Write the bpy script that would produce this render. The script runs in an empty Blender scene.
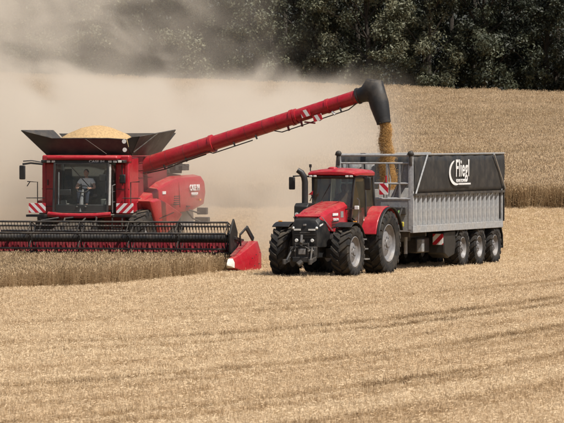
import bpy, bmesh, math, random
import numpy as np
from mathutils import Vector, Matrix, noise as mnoise
R = math.radians
random.seed(7); rng = np.random.default_rng(7)
S = bpy.context.scene
COL = S.collection

# ------------------------------------------------------------------ camera, sky, sun, exposure
FPX, HOR, CH = 4800.0, 130.0, 4.6           # focal length and horizon row in the photograph's pixels, eye height
cam = bpy.data.cameras.new('camera'); camo = bpy.data.objects.new('camera', cam); COL.objects.link(camo)
cam.sensor_width = 36.0; cam.lens = FPX / 564 * 36
cam.clip_start = 1.0; cam.clip_end = 6000
cam.dof.use_dof = True; cam.dof.focus_distance = 153.0; cam.dof.aperture_fstop = 10.0
camo.location = (0, 0, CH)
camo.rotation_euler = (R(90) - math.atan((211.5 - HOR) / FPX), 0, 0)
S.camera = camo

SUN_EL, SUN_AZ = 58.0, 52.0                  # azimuth measured from straight behind the camera towards its right
sdir = Vector((math.sin(R(SUN_AZ)) * math.cos(R(SUN_EL)), -math.cos(R(SUN_AZ)) * math.cos(R(SUN_EL)), math.sin(R(SUN_EL))))
W = bpy.data.worlds.new('World'); S.world = W; W.use_nodes = True
nt = W.node_tree; nt.nodes.clear()
sky = nt.nodes.new('ShaderNodeTexSky'); sky.sky_type = 'NISHITA'; sky.sun_disc = False
sky.sun_elevation = R(SUN_EL); sky.sun_rotation = math.atan2(sdir.x, sdir.y)
sky.dust_density = 3.0; sky.air_density = 1.0
bg = nt.nodes.new('ShaderNodeBackground'); bg.inputs['Strength'].default_value = 0.062
wo = nt.nodes.new('ShaderNodeOutputWorld')
nt.links.new(sky.outputs[0], bg.inputs[0]); nt.links.new(bg.outputs[0], wo.inputs[0])
sl = bpy.data.lights.new('sun', 'SUN'); sl.energy = 4.1; sl.angle = R(0.9); sl.color = (1.0, 0.94, 0.85)
so = bpy.data.objects.new('sun', sl); COL.objects.link(so)
so.rotation_euler = sdir.to_track_quat('Z', 'Y').to_euler()
S.view_settings.view_transform = 'Standard'; S.view_settings.look = 'None'
S.view_settings.gamma = 1.0; S.view_settings.exposure = 0.45
S.render.engine = 'CYCLES'
cy = S.cycles
cy.use_denoising = True
try: cy.denoiser = 'OPENIMAGEDENOISE'
except Exception: pass
cy.max_bounces = 8; cy.diffuse_bounces = 3; cy.glossy_bounces = 3; cy.transmission_bounces = 6
cy.transparent_max_bounces = 12; cy.volume_bounces = 2
cy.volume_step_rate = 1.0; cy.volume_max_steps = 96
cy.use_adaptive_sampling = True; cy.adaptive_threshold = 0.025
cy.sample_clamp_indirect = 6.0

# ------------------------------------------------------------------ helpers
def P(px, py, D):
    """A point of the place: where the sight line through a pixel of the photograph stands at distance D."""
    return Vector(((px - 282) / FPX * D, D, CH - (py - HOR) / FPX * D))

class MB:
    def __init__(s): s.v = []; s.f = []; s.pieces = []
    def add(s, vs, fs):
        vs = [tuple(v) for v in vs]; s.pieces.append((vs, list(fs))); o = len(s.v); s.v += [tuple(v) for v in vs]; s.f += [tuple(i + o for i in f) for f in fs]; return s
    def hexa(s, c):
        return s.add(c, [(0, 3, 2, 1), (4, 5, 6, 7), (0, 1, 5, 4), (1, 2, 6, 5), (2, 3, 7, 6), (3, 0, 4, 7)])
    def box(s, x0, x1, y0, y1, z0, z1):
        return s.hexa([(x0, y0, z0), (x1, y0, z0), (x1, y1, z0), (x0, y1, z0), (x0, y0, z1), (x1, y0, z1), (x1, y1, z1), (x0, y1, z1)])
    def bar(s, a, b, w, h, up=(0, 0, 1)):
        a, b = Vector(a), Vector(b); d = (b - a).normalized(); u = Vector(up)
        if abs(d.dot(u)) > .98: u = Vector((0, 1, 0))
        x = d.cross(u).normalized() * w / 2; z = x.cross(d).normalized() * h / 2
        return s.hexa([a - x - z, a + x - z, b + x - z, b - x - z, a - x + z, a + x + z, b + x + z, b - x + z])
    def tube(s, pts, r, n=8, caps=True):
        pts = [Vector(p) for p in pts]; rs = r if isinstance(r, (list, tuple)) else [r] * len(pts)
        rings = []; ref = None
        for i, p in enumerate(pts):
            d = (pts[min(i + 1, len(pts) - 1)] - pts[max(i - 1, 0)]).normalized()
            if ref is None:
                ref = Vector((0, 0, 1)) if abs(d.z) < .9 else Vector((0, 1, 0))
            x = d.cross(ref).normalized(); z = x.cross(d).normalized(); ref = z
            rings.append([p + (x * math.cos(2 * math.pi * k / n) + z * math.sin(2 * math.pi * k / n)) * rs[i] for k in range(n)])
        return s.loft(rings, caps)
    def loft(s, rings, caps=True):
        n = len(rings[0]); fs = []
        for i in range(len(rings) - 1):
            for k in range(n):
                a = i * n + k; b = i * n + (k + 1) % n
                fs.append((a, b, b + n, a + n))
        if caps:
            fs.append(tuple(range(n))[::-1]); fs.append(tuple(range((len(rings) - 1) * n, len(rings) * n)))
        return s.add([v for r in rings for v in r], fs)
    def prism(s, poly, axis, a, b):
        """polygon (list of 2-tuples) pushed along an axis; axis x: (y,z), y: (x,z), z: (x,y)"""
        def m(p, t): return {'x': (t, p[0], p[1]), 'y': (p[0], t, p[1]), 'z': (p[0], p[1], t)}[axis]
        return s.loft([[m(p, a) for p in poly], [m(p, b) for p in poly]])
    def lathe(s, prof, n=32, c=(0, 0, 0), caps=True):
        """profile of (x, radius) turned about the x axis"""
        rings = [[(c[0] + x, c[1] + r * math.cos(2 * math.pi * k / n), c[2] + r * math.sin(2 * math.pi * k / n)) for k in range(n)] for x, r in prof]
        return s.loft(rings, caps)
    def ball(s, c, r, n=10, m=7):
        rx, ry, rz = r if isinstance(r, (tuple, list)) else (r, r, r)
        rings = [[(c[0] + rx * math.sin(t) * math.cos(2 * math.pi * k / n), c[1] + ry * math.sin(t) * math.sin(2 * math.pi * k / n), c[2] - rz * math.cos(t)) for k in range(n)]
                 for t in [math.pi * (j + .02) / (m + .04) for j in range(m + 1)]]
        return s.loft(rings, True)
    def each(s, name, mat, parent=None, **kw):
        """every piece that was added becomes an object of its own"""
        for v, f in s.pieces:
            MB().add(v, f).build(name, mat, parent, **kw)
    def build(s, name, mat, parent=None, smooth=35, bevel=0.0, fix=True):
        me = bpy.data.meshes.new(name); me.from_pydata(s.v, [], s.f)
        if fix:
            bm = bmesh.new(); bm.from_mesh(me)
            bmesh.ops.recalc_face_normals(bm, faces=bm.faces)
            bm.to_mesh(me); bm.free()
        me.materials.append(mat)
        if smooth:
            me.shade_smooth()
            me.set_sharp_from_angle(angle=R(smooth))
        o = bpy.data.objects.new(name, me); COL.objects.link(o)
        if parent: o.parent = parent
        if bevel:
            b = o.modifiers.new('bevel', 'BEVEL'); b.width = bevel; b.segments = 2; b.limit_method = 'ANGLE'; b.angle_limit = R(35); b.harden_normals = False
        return o

def tag(o, label=None, cat=None, group=None, kind=None):
    for k, v in (('label', label), ('category', cat), ('group', group), ('kind', kind)):
        if v: o[k] = v
    return o
def empty(name, loc=(0, 0, 0), rz=0, parent=None):
    o = bpy.data.objects.new(name, None); COL.objects.link(o); o.location = loc; o.rotation_euler = (0, 0, R(rz))
    o.empty_display_size = .3
    if parent: o.parent = parent
    return o

# ------------------------------------------------------------------ materials
def newmat(name):
    m = bpy.data.materials.new(name); m.use_nodes = True; nt = m.node_tree
    return m, nt, nt.nodes['Principled BSDF'], nt.nodes['Material Output']
def L(nt, a, b): nt.links.new(a, b)
def tex_noise(nt, scale, detail=4, rough=.6, coord='Object', stretch=None):
    tc = nt.nodes.new('ShaderNodeTexCoord'); n = nt.nodes.new('ShaderNodeTexNoise')
    n.inputs['Scale'].default_value = scale; n.inputs['Detail'].default_value = detail; n.inputs['Roughness'].default_value = rough
    src = tc.outputs[coord]
    if stretch:
        mp = nt.nodes.new('ShaderNodeMapping'); mp.inputs['Scale'].default_value = stretch; L(nt, src, mp.inputs[0]); src = mp.outputs[0]
    L(nt, src, n.inputs['Vector']); return n
def ramp(nt, fac, stops):
    r = nt.nodes.new('ShaderNodeValToRGB'); e = r.color_ramp.elements
    while len(e) < len(stops): e.new(.5)
    for i, (p, c) in enumerate(stops): e[i].position = p; e[i].color = (*c, 1) if len(c) == 3 else c
    L(nt, fac, r.inputs[0]); return r
DUSTC = (0.42, 0.33, 0.22)
def paint(name, col, rough=.4, metal=0.0, dust=.25, dscale=2.2, coat=0.0, bump=0.0, bscale=40, vary=.12, spec=.5):
    m, nt, b, out = newmat(name)
    n = tex_noise(nt, dscale, 6, .65)
    n2 = tex_noise(nt, dscale * 7, 3, .6)
    d = tuple(col[i] * (1 - vary) for i in range(3)); l = tuple(min(1, col[i] * (1 + vary)) for i in range(3))
    r0 = ramp(nt, n2.outputs[0], [(.35, d), (.65, l)])
    mix = nt.nodes.new('ShaderNodeMixRGB'); mix.inputs[2].default_value = (*DUSTC, 1)
    rf = ramp(nt, n.outputs[0], [(.42, (0, 0, 0)), (.75, (dust,) * 3)])
    L(nt, rf.outputs[0], mix.inputs[0]); L(nt, r0.outputs[0], mix.inputs[1]); L(nt, mix.outputs[0], b.inputs['Base Color'])
    if dust > .06:
        gn = nt.nodes.new('ShaderNodeNewGeometry'); sx_ = nt.nodes.new('ShaderNodeSeparateXYZ'); L(nt, gn.outputs['Normal'], sx_.inputs[0])
        mrg = nt.nodes.new('ShaderNodeMapRange'); mrg.inputs[1].default_value = .55; mrg.inputs[2].default_value = 1.0; mrg.inputs[4].default_value = 1.0; L(nt, sx_.outputs[2], mrg.inputs[0])
        nf = tex_noise(nt, 5.5, 7, .7); rn = ramp(nt, nf.outputs[0], [(.40, (0, 0, 0)), (.72, (.42,) * 3)])
        mm = nt.nodes.new('ShaderNodeMath'); mm.operation = 'MULTIPLY'; L(nt, mrg.outputs[0], mm.inputs[0]); L(nt, rn.outputs[0], mm.inputs[1])
        mx2 = nt.nodes.new('ShaderNodeMixRGB'); mx2.inputs[2].default_value = (*DUSTC, 1); L(nt, mm.outputs[0], mx2.inputs[0]); L(nt, mix.outputs[0], mx2.inputs[1]); L(nt, mx2.outputs[0], b.inputs['Base Color'])
    rr = ramp(nt, n.outputs[0], [(.35, (rough,) * 3), (.75, (min(1, rough + .3),) * 3)])
    L(nt, rr.outputs[0], b.inputs['Roughness'])
    b.inputs['Metallic'].default_value = metal; b.inputs['Coat Weight'].default_value = coat; b.inputs['Coat Roughness'].default_value = .15
    b.inputs['Specular IOR Level'].default_value = spec
    if bump:
        bp = nt.nodes.new('ShaderNodeBump'); bp.inputs['Strength'].default_value = bump; bp.inputs['Distance'].default_value = .01
        nb = tex_noise(nt, bscale, 4, .6); L(nt, nb.outputs[0], bp.inputs['Height']); L(nt, bp.outputs[0], b.inputs['Normal'])
    return m
def glassmat(name, tint, refl=.12, rough=.03, film=.045):
    m, nt, b, out = newmat(name); nt.nodes.remove(b)
    t = nt.nodes.new('ShaderNodeBsdfTransparent'); t.inputs[0].default_value = (*tint, 1)
    g = nt.nodes.new('ShaderNodeBsdfGlossy'); g.inputs['Roughness'].default_value = rough; g.inputs[0].default_value = (.95, .90, .80, 1)
    d = nt.nodes.new('ShaderNodeBsdfDiffuse'); d.inputs[0].default_value = (*DUSTC, 1)
    lw = nt.nodes.new('ShaderNodeLayerWeight'); lw.inputs[0].default_value = .5; fr = nt.nodes.new('ShaderNodeMath'); fr.operation = 'POWER'; fr.inputs[1].default_value = 5.0; L(nt, lw.outputs['Facing'], fr.inputs[0])
    ad = nt.nodes.new('ShaderNodeMath'); ad.operation = 'ADD'; ad.inputs[1].default_value = refl; L(nt, fr.outputs[0], ad.inputs[0])
    m1 = nt.nodes.new('ShaderNodeMixShader'); L(nt, ad.outputs[0], m1.inputs[0]); L(nt, t.outputs[0], m1.inputs[1]); L(nt, g.outputs[0], m1.inputs[2])
    n = tex_noise(nt, 1.7, 5, .6); rf = ramp(nt, n.outputs[0], [(.35, (film * .3,) * 3), (.75, (film,) * 3)])
    m2 = nt.nodes.new('ShaderNodeMixShader'); L(nt, rf.outputs[0], m2.inputs[0]); L(nt, m1.outputs[0], m2.inputs[1]); L(nt, d.outputs[0], m2.inputs[2])
    L(nt, m2.outputs[0], out.inputs[0]); return m
def straw(name, cols, transl=.25, rough=.7):
    """straw and leaves: colour varies from tuft to tuft with the stored tone"""
    m, nt, b, out = newmat(name)
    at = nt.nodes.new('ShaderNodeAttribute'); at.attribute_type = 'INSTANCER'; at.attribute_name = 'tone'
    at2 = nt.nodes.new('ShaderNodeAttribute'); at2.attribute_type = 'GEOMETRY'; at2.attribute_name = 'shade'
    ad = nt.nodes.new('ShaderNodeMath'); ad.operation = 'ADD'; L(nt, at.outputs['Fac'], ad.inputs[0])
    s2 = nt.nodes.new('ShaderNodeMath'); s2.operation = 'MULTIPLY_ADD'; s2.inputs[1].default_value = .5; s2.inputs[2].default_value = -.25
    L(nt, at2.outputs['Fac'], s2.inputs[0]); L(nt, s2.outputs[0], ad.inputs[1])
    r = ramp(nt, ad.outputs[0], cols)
    L(nt, r.outputs[0], b.inputs['Base Color']); b.inputs['Roughness'].default_value = rough; b.inputs['Specular IOR Level'].default_value = .2
    tr = nt.nodes.new('ShaderNodeBsdfTranslucent'); L(nt, r.outputs[0], tr.inputs[0])
    mx = nt.nodes.new('ShaderNodeMixShader'); mx.inputs[0].default_value = transl
    L(nt, b.outputs[0], mx.inputs[1]); L(nt, tr.outputs[0], mx.inputs[2]); L(nt, mx.outputs[0], out.inputs[0])
    return m
def stripes(name, period=.19, ax=(1, 0, -1), ca=(.50, .015, .03), cb=(.78, .76, .74)):
    m, nt, b, out = newmat(name)
    tc = nt.nodes.new('ShaderNodeTexCoord'); dp = nt.nodes.new('ShaderNodeVectorMath'); dp.operation = 'DOT_PRODUCT'
    dp.inputs[1].default_value = tuple(a / period / 1.414 for a in ax); L(nt, tc.outputs['Object'], dp.inputs[0])
    fr = nt.nodes.new('ShaderNodeMath'); fr.operation = 'FRACT'; L(nt, dp.outputs['Value'], fr.inputs[0])
    r = ramp(nt, fr.outputs[0], [(0, ca), (.5, cb)]); r.color_ramp.interpolation = 'CONSTANT'
    L(nt, r.outputs[0], b.inputs['Base Color']); b.inputs['Roughness'].default_value = .45
    return m

M = dict(
    red=paint('red_paint', (.38, .006, .018), .36, dust=.065, coat=.25),
    dred=paint('dark_red_paint', (.20, .010, .020), .45, dust=.12, coat=.1),
    black=paint('black_paint', (.018, .019, .021), .42, dust=.10),
    plastic=paint('black_plastic', (.012, .0125, .013), .42, dust=.05, bump=.08),
    dark=paint('dark_steel', (.04, .04, .042), .5, metal=.3, dust=.25),
    steel=paint('bare_steel', (.30, .30, .30), .42, metal=.6, dust=.25),
    grey=paint('grey_paint', (.22, .23, .24), .5, metal=.0, dust=.35, vary=.2),
    lgrey=paint('light_grey_paint', (.33, .34, .35), .5, metal=.1, dust=.35, vary=.18, dscale=1.4),
    rim=paint('silver_rim', (.20, .20, .21), .45, metal=.2, dust=.25),
    rubber=paint('rubber', (.017, .017, .018), .72, dust=.13, dscale=3.5, bump=.4, spec=.3),
    boot=paint('rubber_boot', (.016, .016, .017), .5, dust=.12, bump=.3, bscale=18),
    tarp=paint('black_tarpaulin', (.017, .018, .020), .55, dust=.10, bump=.5, bscale=4),
    white=paint('white_lettering', (.72, .72, .72), .5, dust=.08),
    cream=paint('white_plastic', (.70, .68, .64), .5, dust=.15),
    lamp=paint('lamp_glass', (.75, .75, .72), .12, dust=.05, coat=.6),
    amber=paint('amber_lens', (.75, .30, .03), .2, dust=.05),
    yellow=paint('yellow_hose', (.55, .48, .05), .5, dust=.1),
    green=paint('green_hose', (.12, .25, .06), .5, dust=.1),
    skin=paint('skin', (.42, .24, .17), .55, dust=0),
    hair=paint('dark_hair', (.03, .022, .018), .6, dust=0),
    shirt=paint('white_shirt', (.78, .78, .77), .8, dust=0, bump=.3, bscale=20),
    shirt2=paint('grey_shirt', (.40, .42, .42), .8, dust=0, bump=.3, bscale=20),
    jeans=paint('dark_trousers', (.02, .025, .04), .85, dust=0),
    seat=paint('seat_cloth', (.035, .035, .037), .85, dust=.05),
    interior=paint('cab_lining', (.11, .115, .10), .7, dust=.1),
    glass=glassmat('cab_glass', (.95, .98, .97), .04),
    glass2=glassmat('tractor_glass', (.66, .72, .70), .10, film=.34), glass3=glassmat('tinted_side_glass', (.17, .21, .21), .08, film=.12),  # heavy diffuse film paints pale reflected light onto the tractor windscreen
    mirror=paint('mirror_glass', (.6, .6, .6), .05, metal=1, dust=.02),
    grain=paint('grain', (.46, .31, .15), .75, dust=0, bump=.9, bscale=60, vary=.25),
    pourgrain=paint('falling_grain', (.58, .35, .125), .85, dust=0, vary=.3),
    warn=stripes('warning_stripes'),
    warn2=stripes('warning_stripes_mirrored', ax=(1, 0, 1)),
)

# ------------------------------------------------------------------ terrain
PROF = [(-400, 0), (166.3, 0), (169, .16), (173, .62), (181, 1.66), (186, 2.05), (195, 2.5), (250, 4.3), (330, 7.05), (345, 7.4), (400, 8.2), (700, 10), (4000, 14)]
def hz(y):
    for (a, za), (b, zb) in zip(PROF, PROF[1:]):
        if y <= b:
            t = (y - a) / (b - a); return za + (zb - za) * t
    return PROF[-1][1]
ys_s = np.linspace(-400, 1200, 3201); zs_raw = np.array([hz(y) for y in ys_s])
k = np.ones(9) / 9; zs_sm = np.convolve(np.pad(zs_raw, 4, 'edge'), k, 'valid')
TD = R(32)                                   # the tractor lanes cross the stubble at this angle
def lane(x, y): return x * math.cos(TD) - y * math.sin(TD)
# wheel ruts: each crosses the stubble as a gentle curve y = a + b x + c x^2 (half width, strength)
RUTS = []
def _g(px, py): p = CH * FPX / (py - HOR); return ((px - 282) / FPX * p, p)
for ya, yb, yc, w, st in ((346, 331.5, 298, .28, .8), (354.5, 338.5, 304, .26, .9), (389, 367, 328, .30, .75), (397, 374, 334, .24, .55), (428, 399, 357, .30, .8), (437, 407, 364, .28, .7),
                          (318, 306, 281, .32, .45), (325, 312, 286, .3, .4), (372, 352, 315, .25, .4), (363, 346, 310, .2, .3), (410, 384, 344, .22, .35), (462, 430, 384, .3, .7), (471, 438, 391, .28, .6)):
    (x0, y0), (x1, y1), (x2, y2) = _g(0, ya), _g(282, yb), _g(564, yc)
    c_, b_, a_ = np.polyfit([x0, x1, x2], [y0, y1, y2], 2); RUTS.append((a_, b_, c_, w, st))
def swath(x, y):
    xc = max(-12, min(12, x)); a_, b_, c_, w, s_ = RUTS[2]; return y - b_ * xc - c_ * xc * xc
def rut(x, y):
    """how much a spot has been driven on, 0..1"""
    if y > 160: return 0.0
    a = 0; wob = .30 * mnoise.noise((x * .3, y * .12, 8.1)); xc = max(-12, min(12, x))
    for a_, b_, c_, w, s_ in RUTS:
        sl_ = b_ + 2 * c_ * xc; d = abs(y - (a_ + b_ * xc + c_ * xc * xc) + wob) / math.sqrt(1 + sl_ * sl_)
        if d < w * 2.5: a = max(a, s_ * math.exp(-(d / w) ** 4))
    return a * max(0, min(1.1, .85 + .55 * mnoise.noise((x * .35, y * .1, 5.5)) + .25 * mnoise.noise((x * 1.4, y * .4, 1.5))))
def zt(x, y):
    z = float(np.interp(y, ys_s, zs_sm)) if y < 1200 else hz(y)
    t = min(1, max(0, (y - 180) / 150))
    z += -t * .034 * max(-60, min(60, x))
    if y < 176 and y > 40: z -= .0
    return z
def tz(x, y):                                # terrain with its ruts and small lumps
    z = zt(x, y)
    if 60 < y < 172 and abs(x) < 30:
        z += -.03 * rut(x, y) + .02 * mnoise.noise((x * .6, y * .25, 0))
        if 135 < y < 171: pass
    return z
xs = sorted(set([-3000, -1500, -800, -400, -200, -120, -80, -60, -45, -36, -30] + [round(-26 + .4 * i, 2) for i in range(131)] + [30, 36, 45, 60, 80, 120, 200, 400, 800, 1500, 3000]))
yy = [-400, -200, -60, 0, 30, 50, 60]; y = 66
while y < 182: yy.append(round(y, 3)); y += .28 if y < 172 else .8
while y < 400: yy.append(y); y += 4
yy += [430, 500, 600, 800, 1100, 1600, 2400, 4000]
vs = [(x, y, tz(x, y)) for y in yy for x in xs]; nx = len(xs)
fs = [(j * nx + i, j * nx + i + 1, (j + 1) * nx + i + 1, (j + 1) * nx + i) for j in range(len(yy) - 1) for i in range(nx - 1)]
m, nt, b, out = newmat('stubble_soil')
tc = nt.nodes.new('ShaderNodeTexCoord')
n1 = tex_noise(nt, 9, 6, .7); n2 = tex_noise(nt, .35, 4, .6)
mp = nt.nodes.new('ShaderNodeMapping'); mp.inputs['Rotation'].default_value = (0, 0, R(-58)); mp.inputs['Scale'].default_value = (.05, .9, 1); L(nt, tc.outputs['Object'], mp.inputs[0])
n3 = nt.nodes.new('ShaderNodeTexNoise'); n3.inputs['Scale'].default_value = .8; n3.inputs['Detail'].default_value = 4; L(nt, mp.outputs[0], n3.inputs['Vector'])
r1 = ramp(nt, n1.outputs[0], [(.3, (.19, .125, .065)), (.5, (.34, .235, .125)), (.72, (.50, .375, .22))])
r3 = ramp(nt, n3.outputs[0], [(.35, (.72, .70, .66)), (.65, (1, 1, 1))])
mu = nt.nodes.new('ShaderNodeMixRGB'); mu.blend_type = 'MULTIPLY'; mu.inputs[0].default_value = .7
L(nt, r1.outputs[0], mu.inputs[1]); L(nt, r3.outputs[0], mu.inputs[2]); L(nt, mu.outputs[0], b.inputs['Base Color'])
b.inputs['Roughness'].default_value = .95; b.inputs['Specular IOR Level'].default_value = .1
bp = nt.nodes.new('ShaderNodeBump'); bp.inputs['Strength'].default_value = .7; bp.inputs['Distance'].default_value = .04
L(nt, n1.outputs[0], bp.inputs['Height']); L(nt, bp.outputs[0], b.inputs['Normal'])
mb = MB(); mb.v = vs; mb.f = fs
ground = mb.build('ground', m, smooth=180, fix=False)
tag(ground, 'harvested field of pale stubble rising to a hill', kind='structure')

# ------------------------------------------------------------------ scattering with geometry nodes
def raw_mesh(name, v, f, mat, shade=None):
    me = bpy.data.meshes.new(name); me.from_pydata(v, [], f); me.materials.append(mat)
    if shade is not None:
        a = me.attributes.new('shade', 'FLOAT', 'POINT'); a.data.foreach_set('value', np.array(shade, dtype=np.float32))
    return bpy.data.objects.new(name, me)
def scatter(name, pts, scl, tone, protos, label, cat=None, tilt=.12):
    n = len(pts); me = bpy.data.meshes.new(name); me.vertices.add(n)
    me.vertices.foreach_set('co', np.asarray(pts, dtype=np.float32).ravel())
    rot = np.stack([rng.normal(0, tilt, n), rng.normal(0, tilt, n), rng.uniform(0, 6.283, n)], 1).astype(np.float32)
    scl = np.asarray(scl, dtype=np.float32)
    if scl.ndim == 1: scl = np.stack([scl] * 3, 1)
    for an, ty, arr, key in (('rot', 'FLOAT_VECTOR', rot, 'vector'), ('scl', 'FLOAT_VECTOR', scl, 'vector'), ('tone', 'FLOAT', np.asarray(tone, dtype=np.float32), 'value')):
        a = me.attributes.new(an, ty, 'POINT'); a.data.foreach_set(key, np.ascontiguousarray(arr).ravel())
    o = bpy.data.objects.new(name, me); COL.objects.link(o)
    g = bpy.data.node_groups.new(name, 'GeometryNodeTree'); g.is_modifier = True
    g.interface.new_socket('Geometry', in_out='INPUT', socket_type='NodeSocketGeometry')
    g.interface.new_socket('Geometry', in_out='OUTPUT', socket_type='NodeSocketGeometry')
    N = g.nodes.new; gi, go = N('NodeGroupInput'), N('NodeGroupOutput')
    ip = N('GeometryNodeInstanceOnPoints'); ip.inputs['Pick Instance'].default_value = True
    jn = N('GeometryNodeJoinGeometry')
    for p in protos:
        oi = N('GeometryNodeObjectInfo'); oi.inputs['Object'].default_value = p
        gt = N('GeometryNodeGeometryToInstance'); g.links.new(oi.outputs['Geometry'], gt.inputs[0]); g.links.new(gt.outputs[0], jn.inputs[0])
    def na(nm):
        a = N('GeometryNodeInputNamedAttribute'); a.data_type = 'FLOAT_VECTOR'; a.inputs['Name'].default_value = nm; return a.outputs['Attribute']
    e2r = N('FunctionNodeEulerToRotation'); g.links.new(na('rot'), e2r.inputs[0])
    g.links.new(gi.outputs[0], ip.inputs['Points']); g.links.new(jn.outputs[0], ip.inputs['Instance'])
    g.links.new(e2r.outputs[0], ip.inputs['Rotation']); g.links.new(na('scl'), ip.inputs['Scale'])
    g.links.new(ip.outputs[0], go.inputs[0])
    md = o.modifiers.new('scatter', 'NODES'); md.node_group = g
    tag(o, label, cat, kind='stuff'); return o

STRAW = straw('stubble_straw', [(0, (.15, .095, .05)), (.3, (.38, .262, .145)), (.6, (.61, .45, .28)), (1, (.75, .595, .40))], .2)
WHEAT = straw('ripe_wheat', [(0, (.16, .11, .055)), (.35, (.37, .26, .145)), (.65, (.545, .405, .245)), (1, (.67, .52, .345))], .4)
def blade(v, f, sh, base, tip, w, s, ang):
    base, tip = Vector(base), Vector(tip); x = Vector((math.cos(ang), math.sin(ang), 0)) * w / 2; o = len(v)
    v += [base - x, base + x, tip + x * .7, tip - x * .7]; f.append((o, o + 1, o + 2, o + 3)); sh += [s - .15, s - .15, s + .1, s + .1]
def stubble_tuft(seed):
    r = random.Random(seed); v, f, sh = [], [], []
    for i in range(26):
        x, y = r.gauss(0, .13), r.gauss(0, .07); h = r.uniform(.03, .095)
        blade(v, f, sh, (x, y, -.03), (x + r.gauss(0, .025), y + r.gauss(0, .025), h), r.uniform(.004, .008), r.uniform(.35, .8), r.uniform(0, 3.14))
    for i in range(9):                        # straw lying about
        a = r.uniform(0, 6.28); l = r.uniform(.03, .10); x, y = r.gauss(0, .12), r.gauss(0, .12); z = r.uniform(.0, .06)
        d = Vector((math.cos(a), math.sin(a), r.uniform(-.15, .25))) * l; w = Vector((-math.sin(a), math.cos(a), 0)) * .004; o = len(v)
        c = Vector((x, y, z)); up = Vector((0, 0, .005))
        v += [c - w, c + w + up, c + d + w + up, c + d - w]; f.append((o, o + 1, o + 2, o + 3)); sh += [r.uniform(.5, .9)] * 4
    return raw_mesh('stubble_tuft', v, f, STRAW, sh)
def wheat_tuft(seed, n=16, fat=1.0):
    r = random.Random(seed); v, f, sh = [], [], []
    for i in range(n):
        x, y = r.gauss(0, .08) * fat, r.gauss(0, .08) * fat; h = r.uniform(.60, .80); a = r.uniform(0, 3.14); s = r.uniform(.3, .8)
        tx, ty = x + r.gauss(0, .05), y + r.gauss(0, .05)
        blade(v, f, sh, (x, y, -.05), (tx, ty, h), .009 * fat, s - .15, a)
        dr = r.uniform(0, 6.28); hd = Vector((math.cos(dr) * .035, math.sin(dr) * .035, .075)) * r.uniform(.8, 1.2)
        t = Vector((tx, ty, h)); wx = Vector((math.cos(a), math.sin(a), 0)) * .012 * fat; o = len(v)      # the ear
        v += [t, t + hd * .4 + wx, t + hd, t + hd * .4 - wx]; f.append((o, o + 1, o + 2, o + 3)); sh += [s + .1] * 4
        if r.random() < .7:                   # a dry leaf
            b0 = Vector((x, y, h * r.uniform(.25, .7))); d2 = Vector((math.cos(dr) * .12, math.sin(dr) * .12, r.uniform(-.05, .08)))
            o = len(v); up = Vector((0, 0, .012)); v += [b0 - up, b0 + up, b0 + d2]; f.append((o, o + 1, o + 2)); sh += [s] * 3
    return raw_mesh('wheat_tuft', v, f, WHEAT, sh)

# crop edge: standing wheat in front of the header, left of a line that runs along the lanes
HYAW = 14.0; HC = P(56, 0, 157); HC.z = 0; HHALF = 6.05
hc, hs = math.cos(R(HYAW)), math.sin(R(HYAW))
def header_local(x, y):
    dx, dy = x - HC.x, y - HC.y; return dx * hc - dy * hs, dx * hs + dy * hc
E0, E1 = Vector((-8.10, 137.8)), Vector((-1.53, 147.0)) # crop edge, front
ED = (E1 - E0).normalized()
def in_crop(x, y):
    d = (x - E0.x) * ED.y - (y - E0.y) * ED.x   # >0: right of the edge, on the stubble
    lx, ly = header_local(x, y)
    return d < .12 * mnoise.noise((x * 1.5, y * 1.5, 1)) and ly < -.05 and lx < HHALF - .12 + .08 * mnoise.noise((y * 2, 0, 0))
# near stubble: inside what the lens can see, with a margin
N = 60000
D = 72 + (183 - 72) * rng.random(N) ** .9
X = (rng.random(N) * 2 - 1) * (D * .0588 + 2.2)
rowdir = R(32)
pts, scl, ton = [], [], []
for x, y in zip(X, D):
    l = lane(x, y)
    # drilled rows: pull tufts towards lines 0.25 m apart
    q = round(l / .25) * .25 - l; x += q * math.cos(TD) * .8; y -= q * math.sin(TD) * .8
    if in_crop(x, y): continue
    r_ = rut(x, y)
    if random.random() < r_ * .25: continue
    v_ = swath(x, y); band = mnoise.noise((v_ * .11, x * .03, 2.0)) + .55 * mnoise.noise((v_ * .55, x * .06, 6.0)) + .35 * mnoise.noise((v_ * 1.5, x * .12, 9.0)); fine = mnoise.noise((x * 1.6, y * .4, 7.0))
    t = .80 + .24 * band + .08 * fine + random.gauss(0, .07) - .85 * r_ - (.6 if random.random() < .012 else 0)
    pts.append((x, y, tz(x, y))); h = (.75 + .5 * random.random()) * (1 + .6 * r_)
    scl.append((1, 1, h)); ton.append(t)
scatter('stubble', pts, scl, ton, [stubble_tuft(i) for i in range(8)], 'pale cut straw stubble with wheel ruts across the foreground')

pts, scl, ton = [], [], []
for i in range(17000):
    x = -16 + 16 * rng.random(); y = 136 + 24 * rng.random()
    if abs(x) > y * .0588 + 1.6 or not in_crop(x, y): continue
    s = .72 + .08 * mnoise.noise((x * .4, y * .4, 0)) + random.gauss(0, .05)
    pts.append((x, y, tz(x, y))); scl.append((1, 1, s)); ton.append(.52 + .2 * mnoise.noise((x * .7, y * .7, 4)) + random.gauss(0, .14))
scatter('standing_wheat', pts, scl, ton, [wheat_tuft(i) for i in range(6)], 'strip of standing ripe wheat before the harvester header', tilt=.15)

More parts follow.
